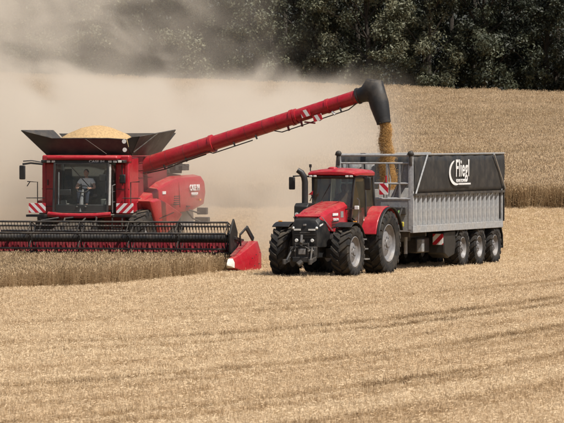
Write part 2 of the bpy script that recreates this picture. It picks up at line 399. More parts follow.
pts, scl, ton = [], [], []
for i in range(90000):
    if i < 12000: y = 181 + 7 * rng.random()
    else: y = 181 + 152 * rng.random() ** 1.25
    x = (rng.random() * 2 - 1) * (y * .0588 + 3)
    e = 181 + .035 * (8 - x) + .4 * mnoise.noise((x * .4, 0, 0))
    if y < e: continue
    tl = lane(x, y - 181) if False else (y - .45 * x - .012 * x * x)
    tr = abs(((tl + 1.2 * mnoise.noise((x * .06, y * .02, 1))) % 15) - 7.5)
    track = (tr < .7) or (2.2 < tr < 3.0)
    if track and random.random() < .8: continue
    q_ = y - .45 * x - .012 * x * x; t = .70 + .20 * mnoise.noise((q_ * .16, x * .03, 9)) + .14 * mnoise.noise((q_ * .5, x * .05, 4)) + .06 * mnoise.noise((x * .3, y * .2, 4)) + random.gauss(0, .04)
    if y < e + .8: t -= .28  # front edge toned darker: shade of the crop face put into the colour
    s = 1.0 + .15 * mnoise.noise((x * .3, y * .1, 2)) + random.gauss(0, .07)
    pts.append((x, y, zt(x, y))); scl.append((1.1, 1.1, s * 1.0)); ton.append(t)
scatter('hillside_wheat', pts, scl, ton, [wheat_tuft(20 + i, 20, 1.15) for i in range(5)], 'unharvested wheat covering the hill behind the trailer', tilt=.12)

# ------------------------------------------------------------------ wood on the crest
LEAFM = {}
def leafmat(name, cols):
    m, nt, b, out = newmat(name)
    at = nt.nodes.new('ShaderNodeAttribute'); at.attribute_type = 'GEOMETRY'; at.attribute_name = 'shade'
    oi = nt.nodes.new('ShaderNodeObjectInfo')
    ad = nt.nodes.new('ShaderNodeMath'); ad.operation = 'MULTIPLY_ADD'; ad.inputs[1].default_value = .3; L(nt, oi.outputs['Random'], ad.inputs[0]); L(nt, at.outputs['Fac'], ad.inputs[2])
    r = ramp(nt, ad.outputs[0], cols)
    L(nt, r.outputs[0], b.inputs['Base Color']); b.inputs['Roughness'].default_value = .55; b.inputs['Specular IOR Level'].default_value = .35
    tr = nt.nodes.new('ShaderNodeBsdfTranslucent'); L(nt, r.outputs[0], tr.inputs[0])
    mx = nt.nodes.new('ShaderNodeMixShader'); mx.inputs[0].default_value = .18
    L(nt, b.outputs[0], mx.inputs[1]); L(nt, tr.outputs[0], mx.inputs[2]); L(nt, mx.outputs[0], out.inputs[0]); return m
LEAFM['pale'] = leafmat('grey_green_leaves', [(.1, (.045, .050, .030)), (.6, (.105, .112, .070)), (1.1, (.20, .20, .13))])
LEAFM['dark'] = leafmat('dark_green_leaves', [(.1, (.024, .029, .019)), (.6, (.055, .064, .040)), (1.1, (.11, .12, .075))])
BARK = paint('bark', (.05, .042, .034), .9, dust=0, bump=.8, bscale=9, vary=.3)
def leaf_cloud(clumps, per, size, seed, squash=.8):
    """leaf quads gathered round clump centres: (x, y, z, spread, shade)"""
    g = np.random.default_rng(seed); c = np.repeat(np.array(clumps), per, 0); n = len(c)
    d = g.normal(0, 1, (n, 3)); d[:, 2] *= squash; d /= np.maximum(.35, np.linalg.norm(d, axis=1, keepdims=True)); d *= (g.random((n, 1)) ** .5)
    p = c[:, :3] + d * c[:, 3:4]
    nrm = d + g.normal(0, .7, (n, 3)) + np.array([0, -.2, .4]); nrm /= np.linalg.norm(nrm, axis=1, keepdims=True)
    a = np.cross(nrm, g.normal(0, 1, (n, 3))); a /= np.linalg.norm(a, axis=1, keepdims=True); b_ = np.cross(nrm, a)
    s = size * g.uniform(.6, 1.3, (n, 1)); bend = nrm * s * .25
    v = np.stack([p - a * s, p + b_ * s * .45 + bend * .3, p + a * s, p - b_ * s * .45 + bend * .3], 1).reshape(-1, 3)
    sh = np.repeat(c[:, 4] + g.normal(0, .18, n), 4)
    me = bpy.data.meshes.new('crown'); me.vertices.add(4 * n); me.vertices.foreach_set('co', v.astype(np.float32).ravel())
    me.loops.add(4 * n); me.loops.foreach_set('vertex_index', np.arange(4 * n, dtype=np.int32)); me.polygons.add(n)
    me.polygons.foreach_set('loop_start', np.arange(0, 4 * n, 4, dtype=np.int32)); me.update(calc_edges=True)
    at = me.attributes.new('shade', 'FLOAT', 'POINT'); at.data.foreach_set('value', sh.astype(np.float32)); return me
def tree_meshes(seed, H=12.5, rad=3.0, low=.7, kind='pale'):
    r = random.Random(seed); t = MB()
    lean = Vector((r.gauss(0, .3), r.gauss(0, .3), 0)); pts = [Vector((0, 0, -.4)) + lean * (i / 7) ** 2 + Vector((r.gauss(0, .06), r.gauss(0, .06), H * .85 * i / 7)) for i in range(8)]
    t.tube(pts, [.24 * (1 - i / 7.6) + .02 for i in range(8)], 7)
    clumps = []
    for i in range(34):
        z = low + (H - low) * (i + r.random()) / 34; f = (z - low) / (H - low)
        rr = rad * (.62 + .55 * math.sin(min(1, f * 1.05) * math.pi) ** .7) * r.uniform(.65, 1.12); a = i * 2.399 + r.gauss(0, .4)
        e = Vector((math.cos(a) * rr, math.sin(a) * rr, z + r.uniform(-.2, .5))); q = z * 7 / (H * .85); k = min(6, int(max(0, q - 1.2)))
        s0 = pts[k]; mid = (s0 + e) / 2 + Vector((0, 0, .25))
        if r.random() < .75: t.tube([s0, mid, e], [.07, .045, .015], 5)
        shd = r.uniform(-.05, .85)
        for j in range(7):
            o = e + Vector((r.gauss(0, .6), r.gauss(0, .6), r.gauss(0, .45))) * (1 if j else .2)
            if r.random() < .3: o = mid + Vector((r.gauss(0, .4), r.gauss(0, .4), r.gauss(0, .3)))
            clumps.append((o.x, o.y, max(.25, o.z), r.uniform(.35, .85), min(.95, max(-.1, shd + r.gauss(0, .15)))))
    return t, leaf_cloud(clumps, 115, .12, seed)
TREES = []
kinds = [tree_meshes(i) for i in range(5)]
trunks = {}
tree_x = [-22, -17.6, -13.9, -9.7, -5.8, -1.9, 2.4, 6.1, 10.3, 14.2, 18.6, 22.9]
words_ = ['at the far left end of the wood, wrapped in thick dust', 'second from the left in the wood, faint behind dust', 'third from the left in the wood, veiled by dust above the grain tank',
          'fourth from the left in the wood, above the heaped grain', 'fifth from the left in the wood, half hidden by dust', 'mid-wood where the dust thins, above the red auger',
          'with pale grey leaves above the red auger, just left of the black spout', 'directly above the black auger spout', 'just right of the black spout, above the clear hillside wheat',
          'third from the right edge of the wood, above the silver trailer', 'second from the right in the wood, with deep shade below', 'at the far right end of the wood, darkest crown']
for i, x in enumerate(tree_x):
    y = 337 + 2.5 * ((i * 37) % 7) / 7
    t = empty('broadleaf_tree', (x, y, zt(x, y)), (i * 77) % 360)
    tag(t, ('grey-green' if i < 9 else 'dark green') + ' tree ' + words_[i], 'tree', 'trees along the edge of the wood')
    k = i % 5; tm, cm = kinds[k]
    if k not in trunks: trunks[k] = tm.build('trunk', BARK, t)
    else:
        c = trunks[k].copy(); COL.objects.link(c); c.parent = t; c.name = 'trunk'
    me = cm if i < 5 else cm
    c = bpy.data.objects.new('crown', me); COL.objects.link(c); c.parent = t
    if not me.materials: me.materials.append(LEAFM['pale'])
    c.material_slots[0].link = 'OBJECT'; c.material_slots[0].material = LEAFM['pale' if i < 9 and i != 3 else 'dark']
    t.scale = (1, 1, .92 + .2 * ((i * 53) % 10) / 10)
cl = []
for i in range(2600):                         # the wood behind them reads as one dark mass
    x = -34 + 68 * random.random(); y = 344 + 16 * random.random(); cl.append((x, y, zt(x, y) + .3 + 13 * random.random(), random.uniform(.6, 1.3), random.uniform(0, .5)))
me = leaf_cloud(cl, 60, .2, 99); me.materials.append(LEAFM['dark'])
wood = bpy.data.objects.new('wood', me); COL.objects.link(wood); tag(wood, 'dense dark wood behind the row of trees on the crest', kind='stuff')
mb = MB()
for i in range(30):
    x = -33 + 2.25 * i + random.gauss(0, .6); y = 343.5 + random.random() * 3; z = zt(x, y)
    mb.tube([(x, y, z - .5), (x + random.gauss(0, .2), y, z + 6), (x + random.gauss(0, .5), y, z + 13)], [.2, .16, .05], 6)
wt = mb.build('wood_trunks', BARK, wood); wt['kind'] = 'stuff'

# ------------------------------------------------------------------ harvest dust
m, nt, b, out = newmat('dust'); nt.nodes.remove(b)
pv = nt.nodes.new('ShaderNodeVolumePrincipled'); pv.inputs['Color'].default_value = (.84, .77, .67, 1); pv.inputs['Anisotropy'].default_value = -.1
ge = nt.nodes.new('ShaderNodeNewGeometry'); sp = nt.nodes.new('ShaderNodeSeparateXYZ'); L(nt, ge.outputs['Position'], sp.inputs[0])
mp = nt.nodes.new('ShaderNodeMapping'); mp.inputs['Scale'].default_value = (.20, .045, .26); L(nt, ge.outputs['Position'], mp.inputs[0])
nz = nt.nodes.new('ShaderNodeTexNoise'); nz.inputs['Scale'].default_value = 1.0; nz.inputs['Detail'].default_value = 3.5; nz.inputs['Distortion'].default_value = .4; L(nt, mp.outputs[0], nz.inputs['Vector'])
def mr(src, a, b_, c, d, smooth=True):
    n = nt.nodes.new('ShaderNodeMapRange'); n.interpolation_type = 'SMOOTHSTEP' if smooth else 'LINEAR'
    for i, q in enumerate((a, b_, c, d)): n.inputs[i + 1].default_value = q
    L(nt, src, n.inputs[0]); return n.outputs[0]
def mth(op, a, b_):
    n = nt.nodes.new('ShaderNodeMath'); n.operation = op
    for i, q in enumerate((a, b_)):
        if isinstance(q, (int, float)): n.inputs[i].default_value = q
        else: L(nt, q, n.inputs[i])
    return n.outputs[0]
mp2 = nt.nodes.new('ShaderNodeMapping'); mp2.inputs['Scale'].default_value = (.30, .022, .40); L(nt, ge.outputs['Position'], mp2.inputs[0])
nz2 = nt.nodes.new('ShaderNodeTexNoise'); nz2.inputs['Scale'].default_value = 1.0; nz2.inputs['Detail'].default_value = 5; nz2.inputs['Distortion'].default_value = .8; L(nt, mp2.outputs[0], nz2.inputs['Vector'])
xw = mth('ADD', sp.outputs[0], mth('MULTIPLY', mth('SUBTRACT', nz.outputs[0], .5), 9.0))
zw = mth('ADD', sp.outputs[2], mth('MULTIPLY', mth('SUBTRACT', nz2.outputs[0], .5), -6.0))
near = mth('MAXIMUM', mth('MULTIPLY', mth('SUBTRACT', 169.0, sp.outputs[1]), .75), 0.0)   # the near edge of the cloud keeps clear of the trailer
fx = mr(mth('ADD', xw, near), -2.5, 6.0, 1.0, 0.0)
fz = mr(zw, 5.0, 9.0, 1.0, .13)
fz2 = mr(sp.outputs[2], 11, 16, 1.0, .0)
fy = mr(sp.outputs[1], 158.5, 168.5, .0, 1.0); fy2 = mr(sp.outputs[1], 215, 262, 1.0, 0.0)
fn = mr(nz.outputs[0], .32, .66, .25, 1.55)
low = mth('MULTIPLY', fx, mr(zw, 3.6, 7.0, 1.0, 0.0))                    # thick dust hugging the ground
fx3 = mr(xw, -17, 1.0, 1.0, .0)
upper = mth('MULTIPLY', mth('MULTIPLY', fx3, mr(sp.outputs[2], 9.5, 18, .19, .0)), mr(nz2.outputs[0], .40, .62, .28, 1.8))   # billows drifting up
den = mth('MULTIPLY', mth('MULTIPLY', mth('ADD', mth('MULTIPLY', low, fn), upper), fz2), mth('MULTIPLY', fy, fy2))
DENS = .15
L(nt, mth('MULTIPLY', den, DENS), pv.inputs['Density']); L(nt, pv.outputs[0], out.inputs['Volume'])
m.cycles.volume_step_rate = 1.0
mb = MB().box(-60, 12, 158.4, 264, -.6, 17)
dust = mb.build('dust_cloud', m, smooth=0); tag(dust, 'tan cloud of harvest dust billowing behind the combine', kind='stuff')
cy.volume_step_rate = 1.0

# ------------------------------------------------------------------ vehicle parts
def tyre_mesh(Rr, Wd, rim_r, nlug, lug_h=.05):
    """tractor tyre turned about the x axis with slanting lugs; +x is the outside"""
    h = Wd / 2; mb = MB(); rb = Rr - lug_h
    mb.lathe([(-h * .62, rim_r), (-h * .86, rim_r + .03), (-h * 1.0, (rim_r + rb) / 2), (-h * .97, rb - .08), (-h * .85, rb - .02), (-h * .4, rb), (h * .4, rb), (h * .85, rb - .02), (h * .97, rb - .08), (h * 1.0, (rim_r + rb) / 2), (h * .86, rim_r + .03), (h * .62, rim_r)], 40, caps=False)
    def pt(x, a, r): return (x, -r * math.cos(a), r * math.sin(a))
    step = 2 * math.pi / nlug
    for side in (-1, 1):
        for i in range(nlug):
            a0 = (i + (.5 if side > 0 else 0)) * step; w = step * .24; sweep = step * .95
            secs = [(.0, 0, 0), (.45, .42, 0), (.9, .95, -.012), (1.0, 1.05, -.10)]
            rings = []
            for fx_, fs_, dr in secs:
                a = a0 + sweep * fs_; x = side * h * (fx_ * 1.0 + .02)
                rings.append([pt(x, a - w, rb - .04 + dr), pt(x, a + w, rb - .04 + dr), pt(x, a + w * .8, Rr + dr), pt(x, a - w * .8, Rr + dr)])
            mb.loft(rings)
    return mb
def rim_mesh(Wd, rim_r, side=1):
    h = Wd / 2 * side; mb = MB()
    mb.lathe([(-h * .7, rim_r + .012), (h * .80, rim_r + .012), (h * .84, rim_r - .015), (h * .74, rim_r - .04), (h * .58, rim_r - .06), (h * .42, rim_r * .70), (h * .62, rim_r * .46), (h * .64, rim_r * .22), (h * .76, rim_r * .2), (h * .76, .01), (-h * .5, .01)], 36)
    return mb
def add_wheel(parent, x, y, Rr, Wd, rim_r, nlug, cache={}, hubmat=None, turn=0.0):
    w = empty('wheel', (x, y, Rr - .02), 0, parent); side = 1 if x > 0 else -1
    k = (Rr, Wd, rim_r, side)
    if k not in cache:
        t = tyre_mesh(Rr, Wd, rim_r, nlug).build('tyre', M['rubber'], w, 40)
        r = rim_mesh(Wd, rim_r, side).build('rim', M['rim'], w, 30)
        h = MB(); hx = Wd / 2 * side
        for i in range(8):
            a = i * math.pi / 4; h.lathe([(hx * .64, .024), (hx * .72, .024)], 6, (0, math.cos(a) * rim_r * .34, math.sin(a) * rim_r * .34))
        n = h.build('wheel_nuts', M['rim'], w, 30); n['kind'] = 'stuff'
        cache[k] = (t.data, r.data, n.data)
    else:
        for nm, me in zip(('tyre', 'rim', 'wheel_nuts'), cache[k]):
            o = bpy.data.objects.new(nm, me); COL.objects.link(o); o.parent = w
            if nm == 'wheel_nuts': o['kind'] = 'stuff'
    w.rotation_euler = (turn, 0, 0)
    return w
def text_mesh(name, body, size, mat, parent, origin, xdir, ydir, xscale=1.0, extrude=.004, offset=0.0, shear=0.0, space=1.0):
    cu = bpy.data.curves.new(name, 'FONT'); cu.body = body; cu.size = size; cu.extrude = extrude; cu.offset = offset; cu.shear = shear; cu.space_character = space
    cu.align_x = 'CENTER'; cu.align_y = 'CENTER'; cu.resolution_u = 3
    t = bpy.data.objects.new(name, cu); COL.objects.link(t); dg = bpy.context.evaluated_depsgraph_get()
    me = bpy.data.meshes.new_from_object(t.evaluated_get(dg)); bpy.data.objects.remove(t); bpy.data.curves.remove(cu)
    xd, yd = Vector(xdir).normalized() * xscale, Vector(ydir).normalized(); zd = Vector(xdir).normalized().cross(yd)
    mt = Matrix(((xd.x, yd.x, zd.x, origin[0]), (xd.y, yd.y, zd.y, origin[1]), (xd.z, yd.z, zd.z, origin[2]), (0, 0, 0, 1)))
    me.transform(mt); me.materials.clear(); me.materials.append(mat); me.name = name
    o = bpy.data.objects.new(name, me); COL.objects.link(o); o.parent = parent; return o
def local(root_loc, yaw):
    c, s = math.cos(R(yaw)), math.sin(R(yaw))
    def f(p):
        dx, dy = p.x - root_loc.x, p.y - root_loc.y
        return Vector((dx * c - dy * s, dx * s + dy * c, p.z - root_loc.z))
    return f
def arc(c, r, a0, a1, n, plane='yz'):
    out = []
    for i in range(n + 1):
        a = a0 + (a1 - a0) * i / n; u, v = r * math.cos(a), r * math.sin(a)
        out.append((c[0], c[1] + u, c[2] + v) if plane == 'yz' else (c[0] + u, c[1], c[2] + v))
    return out

# ------------------------------------------------------------------ combine harvester
CL = HC.copy(); CYAW = HYAW
comb = empty('combine_harvester', CL, -CYAW)
tag(comb, 'red combine harvester with wide header, open black grain tank and raised unloading auger', 'combine harvester')
cl_ = local(CL, CYAW)
# body
mb = MB(); mb.prism([(4.02, 1.35), (4.02, 3.74), (8.4, 3.74), (9.2, 3.1), (10.4, 3.05), (10.7, 2.2), (10.2, 1.5), (8.0, 1.2), (5.0, 1.1)], 'x', -1.42, 1.42)
mb.build('body', M['dred'], comb, bevel=.03)
for sx in (-1, 1):
    mb = MB(); mb.box(sx * 1.52, sx * 1.04, 3.42, 3.69, 1.80, 3.50) if sx > 0 else mb.box(-1.52, -1.04, 3.42, 3.69, 1.80, 3.50)
    sp_ = mb.build('shoulder_panel', M['red'], comb, bevel=.05)
    mb = MB(); mb.box(sx * 1.28 - .235, sx * 1.28 + .235, 3.405, 3.425, 2.62, 2.64); mb.build('panel_seam', M['black'], sp_)
    mb = MB(); mb.box(sx * 1.43 - .085, sx * 1.43 + .085, 3.40, 4.6, 1.82, 3.70); mb.build('corner_panel', M['red'], comb, bevel=.05)
MB().box(-1.50, 1.54, 3.36, 3.72, 3.505, 3.76).build('roof_band', M['red'], comb, bevel=.05)
# front edge strip of lamps under the roof
st = MB().box(-1.42, 1.46, 2.98, 3.352, 3.50, 3.60); st.build('lamp_bar', M['black'], comb, bevel=.02)
for x in (-1.15, -.98, .98, 1.15, 1.32):
    lm = MB().box(x - .06, x + .06, 2.955, 2.975, 3.515, 3.585).build('work_lamp', M['lamp'], comb, bevel=.01)
text_mesh('lettering', 'CASE IH', .12, M['white'], comb, (.52, 2.972, 3.55), (1, 0, 0), (0, 0, 1), 1.25, .003, .004)
MB().box(-1.22, 1.26, 2.88, 3.40, 3.60, 3.74).build('cab_roof', M['red'], comb, bevel=.06)
# cab: frame, glass, lining
cabz0, cabz1 = 1.84, 3.49
def cabx(z): return .93
fr = MB()
for x in (-.93, .93):
    fr.bar((x, 2.80, cabz0), (x, 2.95, cabz1), .07, .07); fr.bar((x * 1.02, 3.95, cabz0), (x * 1.02, 3.95, cabz1), .08, .08)
fr.bar((-.96, 2.80, cabz0), (.96, 2.80, cabz0), .08, .08); fr.bar((-.96, 2.95, cabz1), (.96, 2.95, cabz1), .06, .07)
fr.build('cab_frame', M['black'], comb, bevel=.01)
MB().bar((.985, 2.88, 2.1), (.985, 2.97, 3.46), .075, .03).build('white_post', M['cream'], comb)
g = MB(); n = 10; rows = []
for j in range(5):
    t = j / 4; z = cabz0 + .04 + (cabz1 - .06 - cabz0) * t; y0 = 2.79 + .15 * t
    rows.append([(-.90 + 1.8 * i / n, y0 - .16 * (1 - ((i / n) * 2 - 1) ** 2), z) for i in range(n + 1)])
vv = [p for r_ in rows for p in r_]; ff = [(j * (n + 1) + i, j * (n + 1) + i + 1, (j + 1) * (n + 1) + i + 1, (j + 1) * (n + 1) + i) for j in range(4) for i in range(n)]
g.add(vv, ff); g.build('windscreen', M['glass'], comb, 180, fix=False)
for x in (-.955, .955): MB().box(x - .006, x + .006, 2.92, 3.92, cabz0 + .1, cabz1 - .06).build('side_window', M['glass'], comb)
MB().box(-1.0, 1.0, 2.72, 3.96, 1.74, cabz0 - .045).build('cab_floor', M['interior'], comb, bevel=.02)
MB().box(-.9, .9, 3.96, 4.0, 1.84, 3.5).build('cab_rear_wall', M['interior'], comb)
mb = MB(); mb.tube([(-1.08, 2.72, 1.80), (-.6, 2.62, 1.76), (0, 2.58, 1.75), (.6, 2.62, 1.76), (1.08, 2.72, 1.80)], .085, 10); mb.build('front_bumper', M['red'], comb)
seat = MB().box(-.28, .28, 3.28, 3.80, 2.28, 2.42).build('driver_seat', M['seat'], comb, bevel=.05)
MB().box(-.27, .27, 3.74, 3.88, 2.42, 3.02).build('seat_back', M['seat'], seat, bevel=.05)
MB().box(-.15, .15, 3.35, 3.7, 1.84, 2.28).build('seat_base', M['black'], seat, bevel=.02)
sw = MB().tube([(.03 + .2 * math.cos(a), 3.02 + .2 * math.sin(a) * .6, 2.63 + .2 * math.sin(a) * .55) for a in [i * math.pi / 10 for i in range(21)]], .017, 6, False)
swo = sw.build('steering_wheel', M['black'], comb)
MB().tube([(-.02, 2.93, 1.86), (.0, 2.96, 2.3), (.03, 3.02, 2.62)], [.09, .06, .035], 8).build('steering_column', M['grey'], comb)
MB().box(.34, .50, 3.1, 3.7, 2.36, 2.46).build('armrest_console', M['black'], comb, bevel=.02)
MB().box(-.78, -.40, 3.02, 3.10, 2.42, 2.62).build('monitor', M['plastic'], comb, bevel=.02)
MB().box(.62, .86, 2.92, 2.96, 2.9, 3.12).build('display', M['plastic'], comb, bevel=.02)
for i, (x, z) in enumerate(((-.70, 2.15), (-.55, 2.05), (.70, 2.2))): MB().box(x - .10, x + .10, 3.15, 3.6, z - .15, z + .1).build('cab_console', M['interior'], comb, bevel=.03)
MB().tube([(-.80, 2.95, 2.0), (-.80, 3.0, 3.2)], .02, 6).build('cab_handle', M['grey'], comb)
MB().bar((-.3, 2.70, 3.40), (.35, 2.68, 2.72), .015, .03).build('wiper', M['black'], comb)
MB().box(-.86, -.62, 3.9, 3.955, 2.3, 3.3).build('rear_panel', M['dark'], comb)
MB().box(.55, .86, 3.9, 3.955, 2.5, 3.3).build('rear_panel', M['grey'], comb)
MB().box(-.88, .88, 2.86, 2.98, 1.85, 2.12).build('dashboard', M['plastic'], comb, bevel=.03)
# mirrors
for sx, lab in ((-1, 1), (1, 1)):
    ar = MB(); ar.tube([(sx * 1.35, 3.02, 3.46), (sx * 1.75, 2.9, 3.50), (sx * 2.02, 2.85, 3.46)], .035, 7); ar.tube([(sx * 1.35, 3.02, 3.52), (sx * 1.72, 2.9, 3.58), (sx * 2.0, 2.85, 3.56)], .022, 6)
    if sx > 0: continue
    a_ = ar.build('mirror_arm', M['black'], comb)
    mi = MB().box(-2.12, -1.92, 2.78, 2.88, 2.95, 3.42).build('mirror', M['plastic'], comb, bevel=.03)
    MB().box(-2.10, -1.94, 2.882, 2.89, 2.98, 3.39).build('mirror_pane', M['mirror'], mi)
mi = MB().box(1.22, 1.42, 3.28, 3.36, 2.82, 3.12).build('mirror', M['plastic'], comb, bevel=.03)
mi2 = MB().tube([(1.30, 3.34, 3.1), (1.30, 3.30, 3.45)], .02, 6).build('mirror_arm', M['black'], comb)
# handrails and platforms with warning boards
for sx in (-1, 1):
    h = MB(); h.tube([(sx * 1.62, 3.25, 1.85), (sx * 1.62, 3.25, 2.86), (sx * 1.95, 3.15, 2.88)], .018, 6); h.tube([(sx * 1.35, 3.2, 2.33), (sx * 1.98, 3.15, 2.33)], .018, 6)
    if sx < 0: h.tube([(-1.85, 3.16, 2.88), (-1.95, 3.13, 2.72)], .018, 6)
    h.build('handrail', M['dark'], comb)
    MB().box(sx * 1.5 - .42, sx * 1.5 + .42, 2.9, 3.42, 1.70, 1.78).build('platform', M['dark'], comb, bevel=.01)
    MB().box(sx * 1.52 - .29, sx * 1.52 + .29, 2.86, 2.895, 1.84, 2.16).build('warning_board', M['warn' if sx > 0 else 'warn2'], comb, bevel=.005)
lad = MB()
for x in (1.08, 1.42): lad.bar((x, 2.78, .8), (x, 2.95, 1.72), .04, .06)
for i in range(4): lad.bar((1.08, 2.80 + .04 * i, .85 + .24 * i), (1.42, 2.80 + .04 * i, .85 + .24 * i), .12, .03)
lad.build('ladder', M['dark'], comb)
rg = MB()
for z in (2.2, 2.55, 2.9): rg.tube([(1.0, 3.3, z), (1.0, 3.62, z)], .012, 5)
rg.tube([(1.06, 3.0, 1.85), (1.06, 2.97, 2.75), (1.06, 3.3, 2.78)], .018, 6); rg.each('door_rail', M['steel'], comb)
MB().tube([(1.22, 3.39, 3.0), (1.22, 3.405, 3.0)], .045, 10).build('side_lamp', M['amber'], comb)
# grain tank flaps
zb, zh, zf = 3.765, 4.60, 4.34
def slab(pts, th=.035):
    pts = [Vector(p) for p in pts]; nrm = (pts[1] - pts[0]).cross(pts[2] - pts[0]).normalized() * th
    return MB().loft([pts, [p + nrm for p in pts]])
B = [(-1.42, 3.78, zb), (1.46, 3.78, zb), (1.46, 7.3, zb), (-1.42, 7.3, zb)]
tank = empty('grain_tank', (0, 0, 0), 0, comb)
slab([B[0], B[1], (1.42, 3.44, zf - .04), (.8, 3.42, zf), (-1.15, 3.42, zf), (-2.05, 3.5, zh - .05), (-2.27, 3.6, zh)]).build('front_flap', M['black'], tank)
slab([B[1], B[2], (2.02, 7.4, zh + .02), (1.80, 3.62, zh - .2)], .035).build('side_flap', M['black'], tank)
slab([B[3], B[0], (-2.29, 3.62, zh), (-2.34, 7.5, zh)], .035).build('side_flap', M['black'], tank)
slab([B[2], B[3], (-2.2, 7.7, zh - .12), (1.95, 7.7, zh - .1)], .035).build('rear_flap', M['black'], tank)
slab([(1.465, 3.775, zb), (1.79, 3.62, zh - .2), (1.6, 3.5, zh - .22), (1.44, 3.43, zf - .04)], .03).build('corner_gusset', M['tarp'], tank)
mb = MB(); mb.tube([(1.62, 3.60, 3.85), (1.95, 5.5, 4.5)], .02, 6); mb.tube([(.75, 3.36, 3.8), (.0, 3.40, 4.3)], .012, 6); mb.each('flap_stay', M['dark'], tank)
for z in (4.22, 3.94): MB().lathe([(0, .01), (0, .07), (.03, .075), (.03, .01)], 12, (0, 0, 0)).build('round_lamp', M['lamp'], tank).matrix_local = Matrix.Translation((1.36, 3.40 + (.06 if z < 4 else -.01), z)) @ Matrix.Rotation(R(90), 4, 'Z') @ Matrix.Scale(-1, 4, (1, 0, 0))
# heaped grain
v, f = [], []; G = 26
for j in range(G + 1):
    for i in range(G + 1):
        x = -1.62 + 3.1 * i / G; y = 3.75 + 3.6 * j / G; r_ = math.hypot((x + .18) / 1.40, (y - 5.4) / 1.75)
        v.append((x, y, 4.16 + .60 * max(-.3, 1 - r_ ** 1.6) ** 1 if r_ < 1 else 4.16 - .25 * (r_ - 1)))
        v[-1] = (v[-1][0], v[-1][1], v[-1][2] + .07 * mnoise.noise((x * 1.3, y * 1.3, 0)) + .03 * mnoise.noise((x * 4, y * 4, 0)))
for j in range(G):
    for i in range(G): a = j * (G + 1) + i; f.append((a, a + 1, a + G + 2, a + G + 1))
gh = MB(); gh.add(v, f); gho = gh.build('heaped_grain', M['grain'], None, 180, fix=False); gho.location = CL; gho.rotation_euler = (0, 0, R(-CYAW))
tag(gho, 'heap of golden grain rising out of the black tank flaps', 'grain')
# side panels (image right) and their left-hand twins
for sx in (1, -1):
    def sxp(y): return (1.62 + .42 * (y - 4.4) / 6.2)
    outline = [(4.35, 2.15), (5.4, 2.46), (6.8, 2.83), (8.2, 3.02), (10.7, 3.06), (11.05, 2.88), (11.15, 2.45), (11.0, 1.98), (9.8, 1.76), (7.6, 1.68), (5.6, 1.76), (4.5, 1.88)]
    inn = [(sx * (sxp(y) - .30), y, z) for y, z in outline]
    cy_, cz_ = 7.9, 2.40
    mid = [(sx * (sxp(y)), cy_ + (y - cy_) * .985, cz_ + (z - cz_) * .90) for y, z in outline]
    out_ = [(sx * (sxp(y) + .05), cy_ + (y - cy_) * .95, cz_ + (z - cz_) * .70) for y, z in outline]
    sp_ = MB().loft([inn, mid, out_]).build('side_panel', M['red'], comb, 50, bevel=.015)
    MB().bar((sx * (sxp(8.3) + .062), 8.3, 1.95), (sx * (sxp(8.2) + .045), 8.2, 2.80), .02, .012).build('panel_seam', M['black'], sp_)
    ol = [(4.35, 2.22), (5.2, 2.30), (6.3, 2.16), (8.5, 1.70), (7.8, 1.42), (6.6, 1.12), (5.6, 1.12), (5.0, 1.6)]
    MB().loft([[(sx * 1.55, y, z) for y, z in ol], [(sx * 1.97, y, z) for y, z in ol], [(sx * 2.03, 6 + (y - 6) * .88, 1.9 + (z - 1.9) * .85) for y, z in ol]]).build('wheel_shield', M['red'], comb, 50, bevel=.015)
    MB().prism([(9.2, 1.2), (9.0, 1.95), (10.3, 2.15), (10.75, 1.9), (10.9, 1.3)], 'x', sx * 1.3, sx * 1.75).build('straw_hood', M['grey'], comb, bevel=.03)
text_mesh('lettering', 'CASE IH', .29, M['white'], comb, (2.075, 9.75, 2.60), (.068, 1, 0), (0, 0, 1), .95, .012, .006, 0, 1.06)
text_mesh('lettering', 'AXIAL-FLOW', .13, M['white'], comb, (2.075, 9.75, 2.39), (.068, 1, 0), (0, 0, 1), .85, .012, .004)
MB().box(1.80, 1.835, 6.5, 7.0, 2.42, 2.52).build('side_emblem', M['white'], comb)
for sx in (1, -1):
    for k_ in range(5): MB().bar((sx * 2.035, 7.15 + .02 * k_, 2.06 + .07 * k_), (sx * 2.055, 7.85 + .02 * k_, 2.06 + .07 * k_), .012, .03).build('vent_slat', M['black'], comb)
    MB().box(sx * 2.10 - .012, sx * 2.10 + .012, 10.3, 10.5, 2.15, 2.21).build('reflector', M['amber'], comb)
    MB().bar((sx * 2.02, 8.9, 1.98), (sx * 2.04, 9.2, 1.97), .05, .03).build('panel_latch', M['black'], comb)
    MB().bar((sx * 2.035, 5.35, 1.62), (sx * 2.035, 7.2, 1.80), .012, .02).build('panel_seam', M['black'], comb)
    MB().bar((sx * 1.52, 3.39, 2.05), (sx * 1.05, 3.39, 2.05), .012, .02).build('panel_seam', M['black'], comb)
    MB().bar((sx * 1.30, 3.385, 2.75), (sx * 1.30, 3.385, 2.95), .03, .025).build('door_handle', M['black'], comb)
for z in (3.0, 3.25, 3.5): MB().bar((1.43, 4.9, z), (1.43, 6.6, z + .03), .02, .02).build('body_rib', M['dred'], comb)
